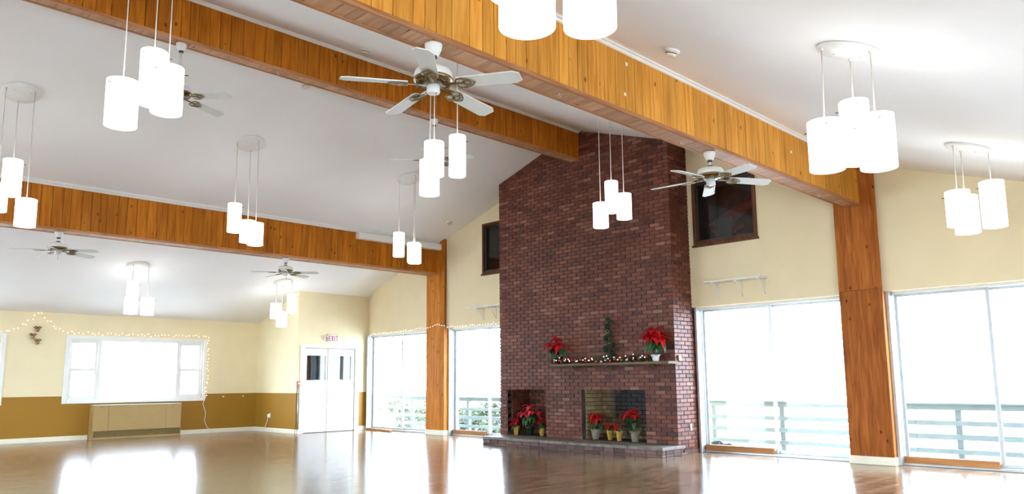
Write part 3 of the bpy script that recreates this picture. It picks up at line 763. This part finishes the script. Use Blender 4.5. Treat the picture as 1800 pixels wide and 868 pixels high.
# ------------------------------------------------------------ ceiling fans
def rod_pts(r, n=14, ph=0): return [(r * math.cos(2 * math.pi * k / n + ph), r * math.sin(2 * math.pi * k / n + ph)) for k in range(n + 1)]
def lay(mb):
    return mb
FANM = {}
def fan_meshes(drop):
    if 'blade' not in FANM:
        b = MB()
        out = [(.20, -.058), (.30, -.063), (.635, -.072), (.68, -.045), (.68, .045), (.635, .072), (.30, .063), (.20, .058)]
        b.prism(out, 'z', -.004, .004); FANM['blade'] = b.mesh('blade', 'blade_white')
        i = MB()
        i.cbox((.075, -.011, -.012), (.215, .011, -.003), .003)
        for (cx, cy, r) in ((.225, .026, .030), (.225, -.026, .030), (.268, 0, .026)):
            i.tube([(cx + x * 1.25, cy + y, -.011) for x, y in rod_pts(r)], .0055, 5)
        i.tube([(.20, -.05, -.011), (.25, -.062, -.011), (.31, -.03, -.011), (.335, 0, -.011), (.31, .03, -.011), (.25, .062, -.011), (.20, .05, -.011)], .005, 5)
        FANM['iron'] = i.mesh('blade_iron', 'bronze')
        FANM['motor'] = MB().lathe([(.02, .10), (.09, .098), (.128, .085), (.142, .060), (.145, .03), (.142, .018)], 32).mesh('motor_housing', 'fixture_white')
        mb_ = MB().lathe([(.145, .02), (.149, .012), (.146, 0), (.118, -.018), (.085, -.026), (.03, -.027)], 32)
        FANM['band'] = mb_.mesh('motor_band', 'bronze')
        FANM['switch'] = MB().lathe([(.035, -.025), (.048, -.03), (.05, -.085), (.047, -.092), (.02, -.095)], 20).mesh('switch_housing', 'fixture_white')
        fl = MB()
        for k in range(10):
            a = R(36 * k); fl.tube([(.125 * math.cos(a) + .02 * math.cos(b_) * -math.sin(a), .125 * math.sin(a) + .02 * math.cos(b_) * math.cos(a), -.017 + .016 * math.sin(b_)) for b_ in [R(45 * j) for j in range(9)]], .004, 4)
        fl.tube([(.125 * math.cos(R(12 * j)), .125 * math.sin(R(12 * j)), -.017) for j in range(31)], .003, 4)
        FANM['scroll'] = fl.mesh('scroll_band', 'bronze')
        FANM['canopy'] = MB().lathe([(.066, 0), (.066, -.015), (.060, -.045), (.042, -.085), (.034, -.094), (.018, -.096)], 24).mesh('mount_canopy', 'fixture_white')
        FANM['collar'] = MB().lathe([(.03, .0), (.03, -.016), (.017, -.022)], 14).mesh('collar', 'dark_metal')
        FANM['chain'] = MB().tube([(.035, 0, -.09), (.035, 0, -.17)], .0022, 5).sphere((.035, 0, -.175), .006, 6, 4).mesh('pull_chain', 'bronze')
def fan(x, y, zb, ztip, ph, label):
    fan_meshes(0); d = ztip - zb + .055
    t = thing('ceiling_fan', label, 'ceiling fan', (x, y, zb), group='ceiling fans under the beams')
    link('mount_canopy', FANM['canopy'], t); link('collar', FANM['collar'], t, (0, 0, -.094))
    MB().tube([(0, 0, -.1), (0, 0, d + .11)], .012, 12).build('downrod', 'fixture_white', t)
    link('collar', FANM['collar'], t, (0, 0, d + .125)); link('motor_housing', FANM['motor'], t, (0, 0, d)); link('motor_band', FANM['band'], t, (0, 0, d))
    link('scroll_band', FANM['scroll'], t, (0, 0, d)); link('switch_housing', FANM['switch'], t, (0, 0, d)); link('pull_chain', FANM['chain'], t, (0, 0, d))
    for k in range(5):
        a = R(ph + 72 * k)
        bl = link('blade', FANM['blade'], t, (0, 0, d - .022), rot=(R(-12), R(2.5), a)); link('blade_iron', FANM['iron'], bl)
    return t
fan(-4.24, -8.15, 3.706, 3.36, 27, 'large nearest white ceiling fan at top centre, under the right beam')
fan(-4.26, -4.20, 3.706, 3.37, 51, 'white ceiling fan in front of the dark upper window')
fan(-9.15, -8.14, 5.343, 4.64, 37, 'white ceiling fan on a long rod, partly behind upper left pendant')
fan(-9.15, -4.15, 5.343, 4.65, 21, 'ceiling fan on a long rod behind the centre pendant shades')
fan(-13.97, -8.12, 3.696, 3.36, 42, 'small white ceiling fan at far left under the left beam')
fan(-13.97, -4.05, 3.696, 3.38, 39, 'small white ceiling fan under the left beam, nearest the exit doors')

# ------------------------------------------------------------ pendants
FX = [  # canopy centre, shades (x, y, top, bottom, diameter), label
 ((-2.08, -5.86), [(-2.214, -5.982, 3.112, 2.738, .25), (-2.11, -5.698, 3.314, 2.821, .215), (-1.916, -5.93, 3.092, 2.70, .25)], [1452, 1504, 1542], 'three shade pendant light nearest the right post top'),
 ((-2.2, -2.27), [(-2.288, -2.402, 3.206, 2.822, .245), (-2.288, -2.098, 3.20, 2.781, .25), (-2.025, -2.25, 3.291, 2.791, .235)], [1685, 1699, 1746], 'three shade pendant light at the right edge over the sliding door'),
 ((-1.98, -9.40), [(-1.837, -9.30, 3.10, 2.611, .215), (-2.139, -9.326, 3.09, 2.71, .245), (-1.965, -9.62, 3.06, 2.69, .245)], [1035, 926, 912], 'three shade pendant light cut off at the top picture edge'),
 ((-6.57, -9.37), [(-6.57, -9.545, 3.709, 3.32, .25), (-6.722, -9.282, 4.10, 3.615, .22), (-6.418, -9.282, 3.859, 3.458, .25)], [214, 269, 294], 'three shade pendant light at upper left on long rods'),
 ((-6.52, -6.2), [(-6.639, -6.185, 3.938, 3.54, .23), (-6.425, -6.399, 3.632, 3.24, .22), (-6.346, -6.106, 3.96, 3.49, .19)], [763, 755, 804], 'three shade pendant light hanging below the nearest fan'),
 ((-6.62, -2.9), [(-6.68, -3.064, 3.727, 3.369, .22), (-6.732, -2.766, 4.111, 3.639, .195), (-6.448, -2.87, 3.852, 3.485, .215)], [1056, 1075, 1097], 'three shade pendant light hanging in front of the brick chimney'),
 ((-11.68, -9.26), [(-11.606, -9.439, 3.817, 3.452, .245), (-11.854, -9.265, 4.227, 3.73, .235), (-11.58, -9.137, 3.656, 3.286, .25)], [-6, 21, 45], 'three shade pendant light cut by the left picture edge'),
 ((-11.68, -5.99), [(-11.695, -6.164, 4.088, 3.619, .212), (-11.823, -5.89, 3.866, 3.503, .25), (-11.521, -5.916, 3.777, 3.412, .245)], [412, 435, 449], 'three shade pendant light in the middle of the left ceiling panel'),
 ((-11.68, -2.72), [(-11.78, -2.863, 4.057, 3.59, .215), (-11.754, -2.561, 3.89, 3.508, .25), (-11.506, -2.735, 3.813, 3.439, .245)], [701, 727, 729], 'three shade pendant light left of the chimney near the left post'),
 ((-16.42, -6.03), [(-16.592, -6.06, 3.304, 2.93, .225), (-16.308, -6.164, 2.954, 2.61, .245), (-16.36, -5.866, 2.968, 2.61, .25)], [233, 230, 259], 'three shade pendant light over the picture window'),
 ((-16.55, -2.70), [(-16.52, -2.872, 3.058, 2.70, .25), (-16.714, -2.64, 2.884, 2.53, .25), (-16.416, -2.588, 3.284, 2.826, .215)], [485, 495, 513], 'three shade pendant light beside the return wall of the exit doors'),
]
def proj_u(p):
    d = Vector(p) - CAM; return 900 + 1343.9 * d.dot(rt) / d.dot(fw), d.dot(fw)
hr = Vector((rt.x, rt.y, 0)).normalized()
for (cx, cy), shades, us, label in FX:
    t = thing('pendant_light', label, 'pendant light', (cx, cy, zc(cx)), group='pendant lights with three glowing cylinder shades')
    tilt = math.atan(SL) * (1 if cx > XR else -1)
    ca = MB().lathe([(.225, .0), (.232, -.006), (.232, -.022), (.224, -.03), (.05, -.031)], 36).build('canopy', 'fixture_white', t); ca.rotation_euler = (0, tilt, 0)
    for k in range(3):
        a = R(60 + 120 * k); MB().lathe([(.007, 0), (.007, -.006), (.004, -.008)], 8).build('screw', 'steel', ca, (.11 * math.cos(a), .11 * math.sin(a), -.03))
    for (x, y, z1, z0, dia), u in zip(shades, us):
        uu, dep = proj_u((x, y, (z0 + z1) / 2)); s = max(-.06, min(.06, (u - uu) * dep / 1343.9)); x += hr.x * s; y += hr.y * s
        rr = math.hypot(x - cx, y - cy)
        lx, ly = x - cx, y - cy; H = z1 - z0; r = dia / 2; zb = z0 - zc(cx)
        k = min(1, .205 / max(rr, 1e-6)); zr_ = zc(cx + lx * k) - zc(cx) - .03
        MB().tube([(lx * k, ly * k, zr_), (lx, ly, zb + H - .03)], .0055, 8).lathe([(.014, 0), (.014, -.015), (.007, -.03)], 10, (lx * k, ly * k, zr_ + .008)).build('rod', 'pendant_rod', t)
        sh = MB().lathe([(r * .2, H - .02), (r * .93, H - .02), (r * .95, H), (r, H - .002), (r, .002), (r * .95, 0), (r * .93, .02), (r * .2, .02)], 32).build('shade', 'shade_glow', t, (lx, ly, zb))
        for j in range(3):
            a = R(20 + 120 * j + k * 40); c_, s_ = math.cos(a), math.sin(a)
            MB().tube([(c_ * r * .9, s_ * r * .9, H - .055), (c_ * (r + .035), s_ * (r + .035), H - .055)], .004, 6).build('pin', 'dark_metal', sh)

# ------------------------------------------------------------ smoke detectors
def detector(x, y, label, z=None, tilt=None):
    z = zc(x) if z is None else z
    t = thing('smoke_detector', label, 'smoke detector', (x, y, z)); t.rotation_euler = (0, (math.atan(SL) * (1 if x > XR else -1)) if tilt is None else tilt, 0)
    MB().lathe([(.075, 0), (.078, -.012), (.07, -.022), (.05, -.024)], 22).build('base', 'fixture_white', t)
    MB().lathe([(.05, -.022), (.05, -.045), (.044, -.055), (.01, -.057)], 22).build('sensor_cap', 'baseboard_cream', t)
    MB().lathe([(.0505, -.03), (.0515, -.034), (.0505, -.038)], 22).build('vent_ring', 'dark_metal', t)
detector(-3.63, -5.87, 'white smoke detector on the ceiling right of the right beam')
detector(-8.42, -5.95, 'white smoke detector between the right beam and the ridge beam')
detector(-10.02, -5.95, 'white smoke detector just below the ridge beam edge')
detector(-12.89, -.67, 'flat white detector near the wall above the left post')

# ------------------------------------------------------------ wall shelves
def shelf(x0, x1, brs, label):
    t = thing('wall_shelf', label, 'shelf', (x0, YU, 2.80)); W = x1 - x0
    MB().cbox((0, -.26, -.0), (W, -.0, .022), .004).build('board', 'trim_white', t)
    for b in brs:
        d = b - x0
        MB().tube([(d, -.004, -.005), (d, -.004, -.26)], .008, 8).tube([(d, -.004, -.006), (d, -.25, -.006)], .007, 8).tube([(d, -.004, -.25), (d, -.2, -.012)], .006, 8).build('bracket', 'trim_white', t)
        MB().cbox((d - .02, -.27, -.035), (d + .02, -.23, -.004), .005).build('clip', 'fixture_white', t)
shelf(-6.68, -5.68, (-6.537, -6.123, -5.719), 'white bracket shelf right of the chimney over the sliding door')
shelf(-12.63, -11.26, (-12.332, -11.933, -11.5), 'white bracket shelf left of the chimney, partly hidden')

# ------------------------------------------------------------ string lights
BULB = MB().sphere((0, 0, 0), .0125, 7, 4).mesh('bulb', 'fairy_glow')
BULBW = MB().sphere((0, 0, 0), .0105, 6, 4).mesh('bulb_pale', 'fairy_white')
def resample(pts, step):
    pts = [Vector(p) for p in pts]; out = [pts[0]]; need = step
    for a, b in zip(pts, pts[1:]):
        d = (b - a).length; s = 0
        while d - s >= need: s += need; out.append(a + (b - a) * (s / d)); need = step
        need -= (d - s)
    return out
def string(pts, step, label, nrm, jit, bulb=BULB, cat='string lights'):
    rr = random.Random(len(label)); P = resample(pts, step); o = P[0].copy()
    t = thing('string_lights', label, cat, o)
    wire = []
    for i, p in enumerate(P): wire.append(p - o + Vector([rr.uniform(-1, 1) * j * .5 for j in jit]) + Vector(nrm) * .012)
    MB().tube(wire, .0035, 4).build('wire', 'pendant_rod' , t)
    for p in wire: link('bulb', bulb, t, p + Vector([rr.uniform(-1, 1) * j for j in jit]) + Vector(nrm) * .012)
    return t
X_ = XA + .02
def sw(y0, z0, y1, z1, sag, n=9): return [(X_, y0 + (y1 - y0) * i / n, z0 + (z1 - z0) * i / n - sag * 4 * (i / n) * (1 - i / n)) for i in range(n + 1)]
string(sw(-8.4, 2.33, -7.8, 2.31, .01) + sw(-7.8, 2.31, -7.17, 2.77, .09)[1:] + sw(-7.17, 2.77, -6.6, 2.35, .04)[1:] + sw(-6.6, 2.35, -3.45, 2.365, .0, 5)[1:] + [(X_, -3.39, 2.34), (X_, -3.37, 1.7), (X_, -3.40, .93)],
       .082, 'warm string lights draped around the picture window', (1, 0, 0), (.0, .02, .03))
string([(-16.84, -.015, .06), (-16.80, -.015, 1.2), (-16.81, -.015, 2.38), (-16.58, YU - .01, 2.44), (-15.5, YU - .01, 2.45), (-14.28, YU - .01, 2.46), (-14.25, PF - .01, 2.46), (-14.0, PF - .012, 2.49), (-13.8, PF - .012, 2.52), (-13.58, PF - .01, 2.48), (-13.55, YU - .01, 2.45), (-12.4, YU - .01, 2.45), (-11.27, YU - .01, 2.45)],
       .085, 'string lights along the left sliding door tops and across the post', (0, -1, 0), (.012, .004, .016), BULBW)
cordm = MB().tube([(XA + .03, -3.41, .88), (XA + .03, -3.46, .72), (XA + .025, -3.38, .5), (XA + .025, -3.40, .3), (XA + .03, -3.33, .14), (XA + .06, -3.2, .03), (XA + .10, -2.7, .008), (XA + .14, -2.3, .008), (XA + .3, -2.16, .008), (XA + .6, -2.13, .008), (XA + .62, -2.10, .1), (XA + .72, -2.10, .25), (XA + .78, -2.105, .36)], .007, 6)
tg = thing('extension_cord', 'white cord hanging from the string lights down to the floor', 'cord', (XA, -3.4, 0)); cordm.v = [(v[0] - XA, v[1] + 3.4, v[2]) for v in cordm.v]
cordm.build('cable', 'cord_white', tg); MB().cbox((.02, -.05, .85), (.05, .0, .93), .008).build('plug', 'fixture_white', tg)
ot = thing('wall_outlet', 'white outlet with plugged cords on the return wall', 'outlet', (XA + .80, YV - .001, .40))
MB().cbox((-.036, -.01, -.058), (.036, 0, .058), .004).build('cover_plate', 'fixture_white', ot)
MB().cbox((-.03, -.06, -.045), (.0, -.01, -.005), .005).build('plug', 'cord_white', ot); MB().cbox((-.05, -.05, .0), (-.015, -.01, .03), .005).build('plug', 'cord_white', ot)
for yy, lab in ((-2.94, 'left of two small white pegs on the ochre wall'), (-2.42, 'right of two small white pegs, nearer the corner')):
    tt = thing('wall_peg', lab, 'peg', (XA, yy, .885)); MB().lathe([(.018, 0), (.018, .006), (.007, .008), (.007, .03), (.013, .034), (.011, .042)], 12).build('knob', 'fixture_white', tt).rotation_euler = (0, R(90), 0)
# three hanging bells
for (yy, zz, lab) in ((-7.155, 2.39, 'topmost of three small gold bells hanging on the left wall'), (-7.235, 2.235, 'middle of three small gold bells hanging on the left wall'), (-7.14, 2.12, 'lowest of three small gold bells hanging on the left wall')):
    tt = thing('jingle_bell', lab, 'bell', (XA + .05, yy, zz))
    MB().sphere((0, 0, 0), .045, 14, 9).build('ball', 'bell_gold', tt)
    MB().tube([(.03, 0, -.035), (.048, 0, 0), (.03, 0, .03)], .005, 5).build('slot', 'dark_metal', tt)
    for s_ in (-1, 1): MB().tube([(0, 0, .045), (.01, s_ * .03, .075), (.01, s_ * .07, .06), (.01, s_ * .04, .035), (0, 0, .045)], .012, 6).build('bow_loop', 'ribbon_maroon', tt)
    MB().tube([(0, 0, .045), (-.02, 0, .11)], .002, 4).build('thread', 'cord_white', tt)

# ------------------------------------------------------------ poinsettias
def leafmesh(name, mat, L, W, curl):
    mb = MB(); n = 5; vs = []
    prof = [0, .62, 1.0, .72, .34, .0]
    for i in range(n + 1):
        s = i / n; x = L * s; zz = curl * L * (s * s) * -1 + .08 * L * math.sin(s * 3)
        hw = W / 2 * prof[i]; vs += [(x, -hw, zz + hw * .35), (x, 0, zz), (x, hw, zz + hw * .35)]
    fs = []
    for i in range(n):
        a = i * 3; fs += [(a, a + 1, a + 4, a + 3), (a + 1, a + 2, a + 5, a + 4)]
    th = .0012; k = len(vs); vs2 = vs + [(v[0], v[1], v[2] - th) for v in vs]
    fs2 = fs + [tuple(k + i for i in reversed(f_)) for f_ in fs]
    mb.add(vs2, fs2, True); return mb.mesh(name, mat)
BR = {m_: [leafmesh('bract', m_, .15, .085, .25), leafmesh('bract', m_, .12, .078, .1), leafmesh('bract', m_, .16, .08, .5)] for m_ in ('bract_red', 'bract_pink')}
GL = [leafmesh('leaf', 'leaf_green', .13, .08, .55), leafmesh('leaf', 'leaf_green', .11, .07, .3)]
def poinsettia(x, y, z, pot, ph, pr_, hgt, spread, heads, label, bm='bract_red', seed=0, sc_=1.0, group=None):
    rr = random.Random(seed); t = thing('poinsettia', label, 'potted plant', (x, y, z), group=group)
    if pot == 'pot_green': MB().lathe([(pr_ * .72, 0), (pr_ * .98, ph * .86), (pr_ * 1.06, ph * .86), (pr_ * 1.06, ph), (pr_ * .95, ph), (pr_ * .9, ph * .9), (.01, ph * .9)], 20).build('pot', pot, t)
    else:
        # crinkled foil wrap, flaring rim
        n = 22; vs = []; pro = [(.70, 0), (.80, .35), (.92, .72), (1.02, .88), (1.25, 1.08)]
        for (q, s) in pro:
            for k in range(n):
                a = 2 * math.pi * k / n; j = 1 + rr.uniform(-.05, .05) + (.10 * math.sin(a * 5 + seed) if s > .85 else 0)
                vs.append((pr_ * q * j * math.cos(a), pr_ * q * j * math.sin(a), ph * (s + (rr.uniform(-.06, .06) if s > 1 else 0))))
        fs = [(i * n + k, i * n + (k + 1) % n, (i + 1) * n + (k + 1) % n, (i + 1) * n + k) for i in range(len(pro) - 1) for k in range(n)]
        fs.append(tuple(reversed(range(n))))
        mb = MB().add(vs, fs); mb.build('foil_wrap', pot, t)
        MB().lathe([(pr_ * .6, .01), (pr_ * .85, ph * .88), (.01, ph * .9)], 14).build('soil', 'trunk_brown', t)
    back = (FF if z > 1 else -.13) - y - .02
    def keep(hy, aa, l): return -aa if hy + l * math.sin(aa) > back else aa
    for h in range(heads):
        a = 2 * math.pi * h / heads + seed; rad = spread * (.0 if heads == 1 or h == 0 else rr.uniform(.55, .8)); hz = hgt * (1.0 if h == 0 else rr.uniform(.72, .92))
        hx, hy = rad * math.cos(a), min(rad * math.sin(a), back - .03)
        MB().tube([(hx * .2, hy * .2, ph * .8), (hx * .7, hy * .7, (ph + hz) / 2), (hx, hy, hz)], .005, 5).build('stem', 'leaf_green', t)
        nb = 9
        for k in range(nb):
            aa = keep(hy, 2 * math.pi * k / nb + rr.uniform(-.25, .25), .16 * sc_); inner = k % 3 == 0
            link('bract', rr.choice(BR[bm]), t, (hx, hy, hz + rr.uniform(-.012, .012)), rot=(rr.uniform(-.25, .25), rr.uniform(-.5, .1) if inner else rr.uniform(-.1, .45), aa), scale=[sc_ * rr.uniform(.75, 1.05)] * 3)
        cy_ = MB()
        for k in range(5): cy_.sphere((hx + rr.uniform(-.01, .01), hy + rr.uniform(-.01, .01), hz + .012), .005, 5, 3)
        cy_.build('cyathia', 'foil_gold', t)
        for k in range(6):
            aa = keep(hy * .8, 2 * math.pi * k / 6 + rr.uniform(-.3, .3), .14 * sc_)
            link('leaf', rr.choice(GL), t, (hx * .8, hy * .8, hz - rr.uniform(.04, .11)), rot=(rr.uniform(-.3, .3), rr.uniform(.2, .9), aa), scale=[sc_ * rr.uniform(.8, 1.1)] * 3)
    return t
GF = 'poinsettias standing in the hearth openings'
zh = .155
poinsettia(-10.88, -.62, zh, 'foil_gold', .15, .058, .27, .07, 2, 'small red poinsettia in gold foil, left in the left niche', seed=1, sc_=.8, group=GF)
poinsettia(-10.60, -.52, zh, 'pot_green', .16, .085, .54, .19, 5, 'large pink poinsettia in a dark green pot in the left niche', 'bract_pink', seed=2, sc_=1.3, group=GF)
poinsettia(-10.24, -.56, zh, 'foil_gold', .15, .055, .32, .09, 3, 'red poinsettia in gold foil, right in the left niche', seed=3, sc_=.9, group=GF)
poinsettia(-8.92, -.56, zh, 'foil_silver', .17, .08, .44, .15, 4, 'red poinsettia in silver foil at the left of the main firebox', seed=4, sc_=1.15, group=GF)
poinsettia(-8.62, -.52, zh, 'foil_gold', .15, .055, .26, .07, 2, 'small red poinsettia in gold foil, second from left in firebox', seed=5, sc_=.75, group=GF)
poinsettia(-8.36, -.60, zh, 'foil_gold', .16, .055, .27, .07, 2, 'small red poinsettia in gold foil, third from left in firebox', seed=6, sc_=.75, group=GF)
poinsettia(-8.02, -.60, zh, 'foil_silver', .17, .08, .52, .17, 4, 'tall red poinsettia in silver foil at the right of the firebox', seed=7, sc_=1.2, group=GF)
zm = 1.513
GM = 'poinsettias on the mantel'
poinsettia(-9.52, -.86, zm, 'pot_green', .14, .08, .44, .15, 3, 'red poinsettia at the left end of the mantel shelf', seed=8, sc_=1.5, group=GM)
poinsettia(-7.37, -.85, zm, 'pot_white', .10, .07, .50, .17, 4, 'big red poinsettia in a pale wrap at the right mantel end', seed=22, sc_=1.75, group=GM)

# ------------------------------------------------------------ garland and small tree on the mantel
t = thing('garland', 'evergreen mantel garland with red baubles, cones and fairy lights', 'garland', (-8.55, -.90, zm))
rg = random.Random(3); gx0, gx1 = -1.10, 1.12
def gc(s): return Vector((gx0 + (gx1 - gx0) * s, .012 * math.sin(s * 23), .04 + .015 * math.sin(s * 31)))
gn = MB()
for i in range(2300):
    p = gc(rg.random()); d = Vector((rg.gauss(0, .8), rg.gauss(0, 1), rg.gauss(.1, .9))).normalized(); l = rg.uniform(.05, .10); q = p + d * l
    q.z = max(q.z, .002 if abs(q.y) < .03 or q.y > 0 else -.06); w_ = d.cross(Vector((rg.gauss(0, 1), rg.gauss(0, 1), 1))).normalized() * .0065
    gn.add([p - w_, p + w_, q + w_ * .2, q - w_ * .2], [(0, 1, 2, 3)])
tag(gn.build('needles', 'pine_green', t), kind='stuff')
MB().tube([gc(i / 30) for i in range(31)], .012, 6).build('stem', 'trunk_brown', t)
BA = MB().sphere((0, 0, 0), .026, 12, 8).mesh('bauble', 'bauble_red'); BS = MB().sphere((0, 0, 0), .024, 10, 7).mesh('silver_bauble', 'bauble_silver')
PCN = MB().lathe([(.004, -.03), (.016, -.022), (.013, -.014), (.02, -.008), (.015, 0), (.018, .006), (.011, .014), (.013, .018), (.003, .03)], 9, smooth=False).mesh('pine_cone', 'cone_brown')
for k in range(17):
    s = (k + .5) / 17 + rg.uniform(-.015, .015); a = rg.uniform(-2.6, -.4); link('bauble', BA, t, gc(s) + Vector((0, -.055 + .02 * rg.random(), .01 + .035 * math.sin(a * 3))))
for k in range(8):
    s = (k + .4) / 8; link('silver_bauble', BS, t, gc(s) + Vector((0, -.06, -.015 + .05 * rg.random())))
for k in range(6):
    s = (k + .8) / 6.4; link('pine_cone', PCN, t, gc(s) + Vector((0, -.06, .01)), rot=(rg.uniform(0, 6), rg.uniform(0, 6), 0))
for k in range(26):
    s = rg.random(); link('bulb', BULBW, t, gc(s) + Vector((0, -.05 - .03 * rg.random(), -.02 + .10 * rg.random())))
t = thing('tabletop_tree', 'slim dark green spiral topiary tree centred on the mantel', 'small tree', (-8.38, -.80, zm))
MB().lathe([(.06, 0), (.075, .11), (.082, .12), (.07, .12), (.01, .11)], 16).build('pot', 'pot_green', t)
MB().tube([(0, 0, .1), (.01, 0, .4), (0, 0, .72)], [.012, .009, .004], 6).build('trunk', 'trunk_brown', t)
nd = MB()
for i in range(2200):
    s = rg.random(); a = s * 22 + rg.gauss(0, .9); rad = .125 * (1 - s) ** .8 + .025; zz = .12 + .66 * s
    p = Vector((rad * .75 * math.cos(a) * rg.uniform(.3, 1), rad * .75 * math.sin(a) * rg.uniform(.3, 1), zz)); d = Vector((math.cos(a), math.sin(a), rg.gauss(.3, .5))).normalized(); q = p + d * rg.uniform(.025, .055)
    w_ = d.cross(Vector((rg.gauss(0, 1), rg.gauss(0, 1), 1))).normalized() * .006; nd.add([p - w_, p + w_, q], [(0, 1, 2)])
tag(nd.build('foliage', 'pine_green', t), kind='stuff')
MB().tube([(.13 * (1 - s) ** .8 * math.cos(s * 18), .13 * (1 - s) ** .8 * math.sin(s * 18), .16 + .58 * s) for s in [i / 60 for i in range(61)]], .004, 5).build('ribbon', 'bell_gold', t)

# ------------------------------------------------------------ outside: deck, railing, shrubs
struct(MB().box((-60, -60, -1.35), (60, 80, -1.2)).build('ground', 'ground_pale'), 'pale ground outside the hall', 'ground')
dk = thing('deck', 'grey wooden deck outside the sliding doors', 'deck', (-9, 0, -.12), kind='structure')
for k in range(11): MB().cbox((-13, .23 + k * .14, -.03), (11, .23 + k * .14 + .132, 0), .004).build('plank', 'deck_grey', dk)
MB().box((-12.9, .3, -.18), (10.9, 1.7, -.04)).build('joist_frame', 'deck_grey', dk)
rl = thing('deck_railing', 'pale blue grey deck railing with four horizontal boards', 'railing', (-9, 1.6, -.12))
for (za, zb_) in ((.705, .79), (.47, .545), (.257, .342), (.045, .119)):
    x = -12.0
    while x < 10:
        MB().cbox((x + .002, 0, za + .12), (min(x + 4.2, 10) - .002, .035, zb_ + .12), .004).build('rail', 'rail_paint', rl); x += 4.2
x = -12.0
while x < 10: MB().cbox((x + .002, -.04, .79 + .12), (min(x + 4.2, 10) - .002, .1, .815 + .12), .004).build('cap_rail', 'rail_paint', rl); x += 4.2
for px in (-18.6, -17.2, -16.1, -14.87, -13.4, -12.0, -10.6, -9.2, -7.80, -6.43, -5.03, -3.60, -2.2, -.8, .6): MB().cbox((px + 9 - .045, .035, 0), (px + 9 + .045, .125, .79 + .12), .005).build('post', 'rail_paint', rl)
bg = MB(); 
vs = []; nb = 12
for j, (q, zz) in enumerate(((1, 0), (.9, .05), (.55, .085), (.1, .09))):
    for k in range(nb): a = 2 * math.pi * k / nb; vs.append((.42 * q * math.cos(a), .12 * q * math.sin(a), zz * (1 + .3 * math.sin(k * 2.3 + j))))
bg.add(vs, [(i * nb + k, i * nb + (k + 1) % nb, (i + 1) * nb + (k + 1) % nb, (i + 1) * nb + k) for i in range(3) for k in range(nb)] + [tuple(reversed(range(nb))), tuple(3 * nb + k for k in range(nb))], True)
bg = bg.build('folded_cloth', 'black_cloth', loc=(-7.0, .40, -.12)); bg.scale = (1, 1, 2.4); tag(bg, 'dark folded cloth lying outside the sliding door beside the chimney', 'cloth')

def shrub(name, x, y, z, rx, rz_, n, mat, label, seed, leaf=.07, group='shrubs and trees beyond the railing', trunk=True, hollow=.0):
    rr = random.Random(seed); t = thing(name, label, 'tree' if 'tree' in name else 'shrub', (x, y, -1.2), group=group); zb = z + 1.2
    mb = MB()
    cl = [(Vector((rr.uniform(-.62, .62) * rx, rr.uniform(-.62, .62) * rx, zb + rr.uniform(-.7, .7) * rz_)), rr.uniform(.25, .5)) for _ in range(16)]
    for i in range(n):
        c_, q = rr.choice(cl); d = Vector([max(-1.3, min(1.3, rr.gauss(0, 1))) for _ in range(3)]); p = c_ + Vector((d.x * rx * q * .5, d.y * rx * q * .5, d.z * rz_ * q * .5))
        if p.z < .05: p.z = .05 + rr.random() * .2
        a = Vector((rr.gauss(0, 1), rr.gauss(0, 1), rr.gauss(0, .6))).normalized(); b = a.cross(Vector((rr.gauss(0, 1), rr.gauss(0, 1), rr.gauss(0, 1)))).normalized(); l = leaf * rr.uniform(.6, 1.3)
        mb.add([p - a * l, p + b * l * .4, p + a * l, p - b * l * .4], [(0, 1, 2, 3)])
    tag(mb.build('foliage', mat, t), kind='stuff')
    tr = MB()
    for k in range(7):
        c_, q = cl[k]; tr.tube([(0, 0, 0), (c_.x * .3, c_.y * .3, c_.z * .5), tuple(c_)], [.05, .03, .01], 6)
    tr.build('trunk', 'trunk_brown', t)
shrub('leafy_shrub', -15.6, 3.6, .1, 1.1, .55, 3000, 'hedge_leaf', 'dense green shrub beyond the railing, right part of the second door', 1)
shrub('leafy_shrub', -17.75, 3.8, .0, 1.0, .5, 2200, 'hedge_leaf', 'green shrub beyond the railing, left part of the second door', 2)
shrub('leafy_shrub', -20.3, 4.0, .1, 1.15, .6, 2400, 'hedge_leaf_pale', 'pale shrub beyond the railing, left pane of the first door', 3)
shrub('leafy_shrub', -22.0, 6.9, -.1, 1.0, .5, 1300, 'hedge_leaf_pale', 'sparse shrub beyond the railing, right pane of the first door', 4)
shrub('garden_tree', -29.5, 12.0, 2.9, 2.8, 2.8, 1400, 'hedge_leaf_pale', 'thin leafed tree showing through the first sliding door', 5, leaf=.09)
shrub('garden_tree', -21.0, 10.5, 2.4, 2.2, 2.4, 900, 'hedge_leaf_pale', 'thin leafed tree showing through the second sliding door', 6, leaf=.09)
shrub('garden_tree', -16.6, 5.6, 1.2, .8, 1.0, 1300, 'hedge_leaf', 'bushy young tree at the right pane of the second door', 7)
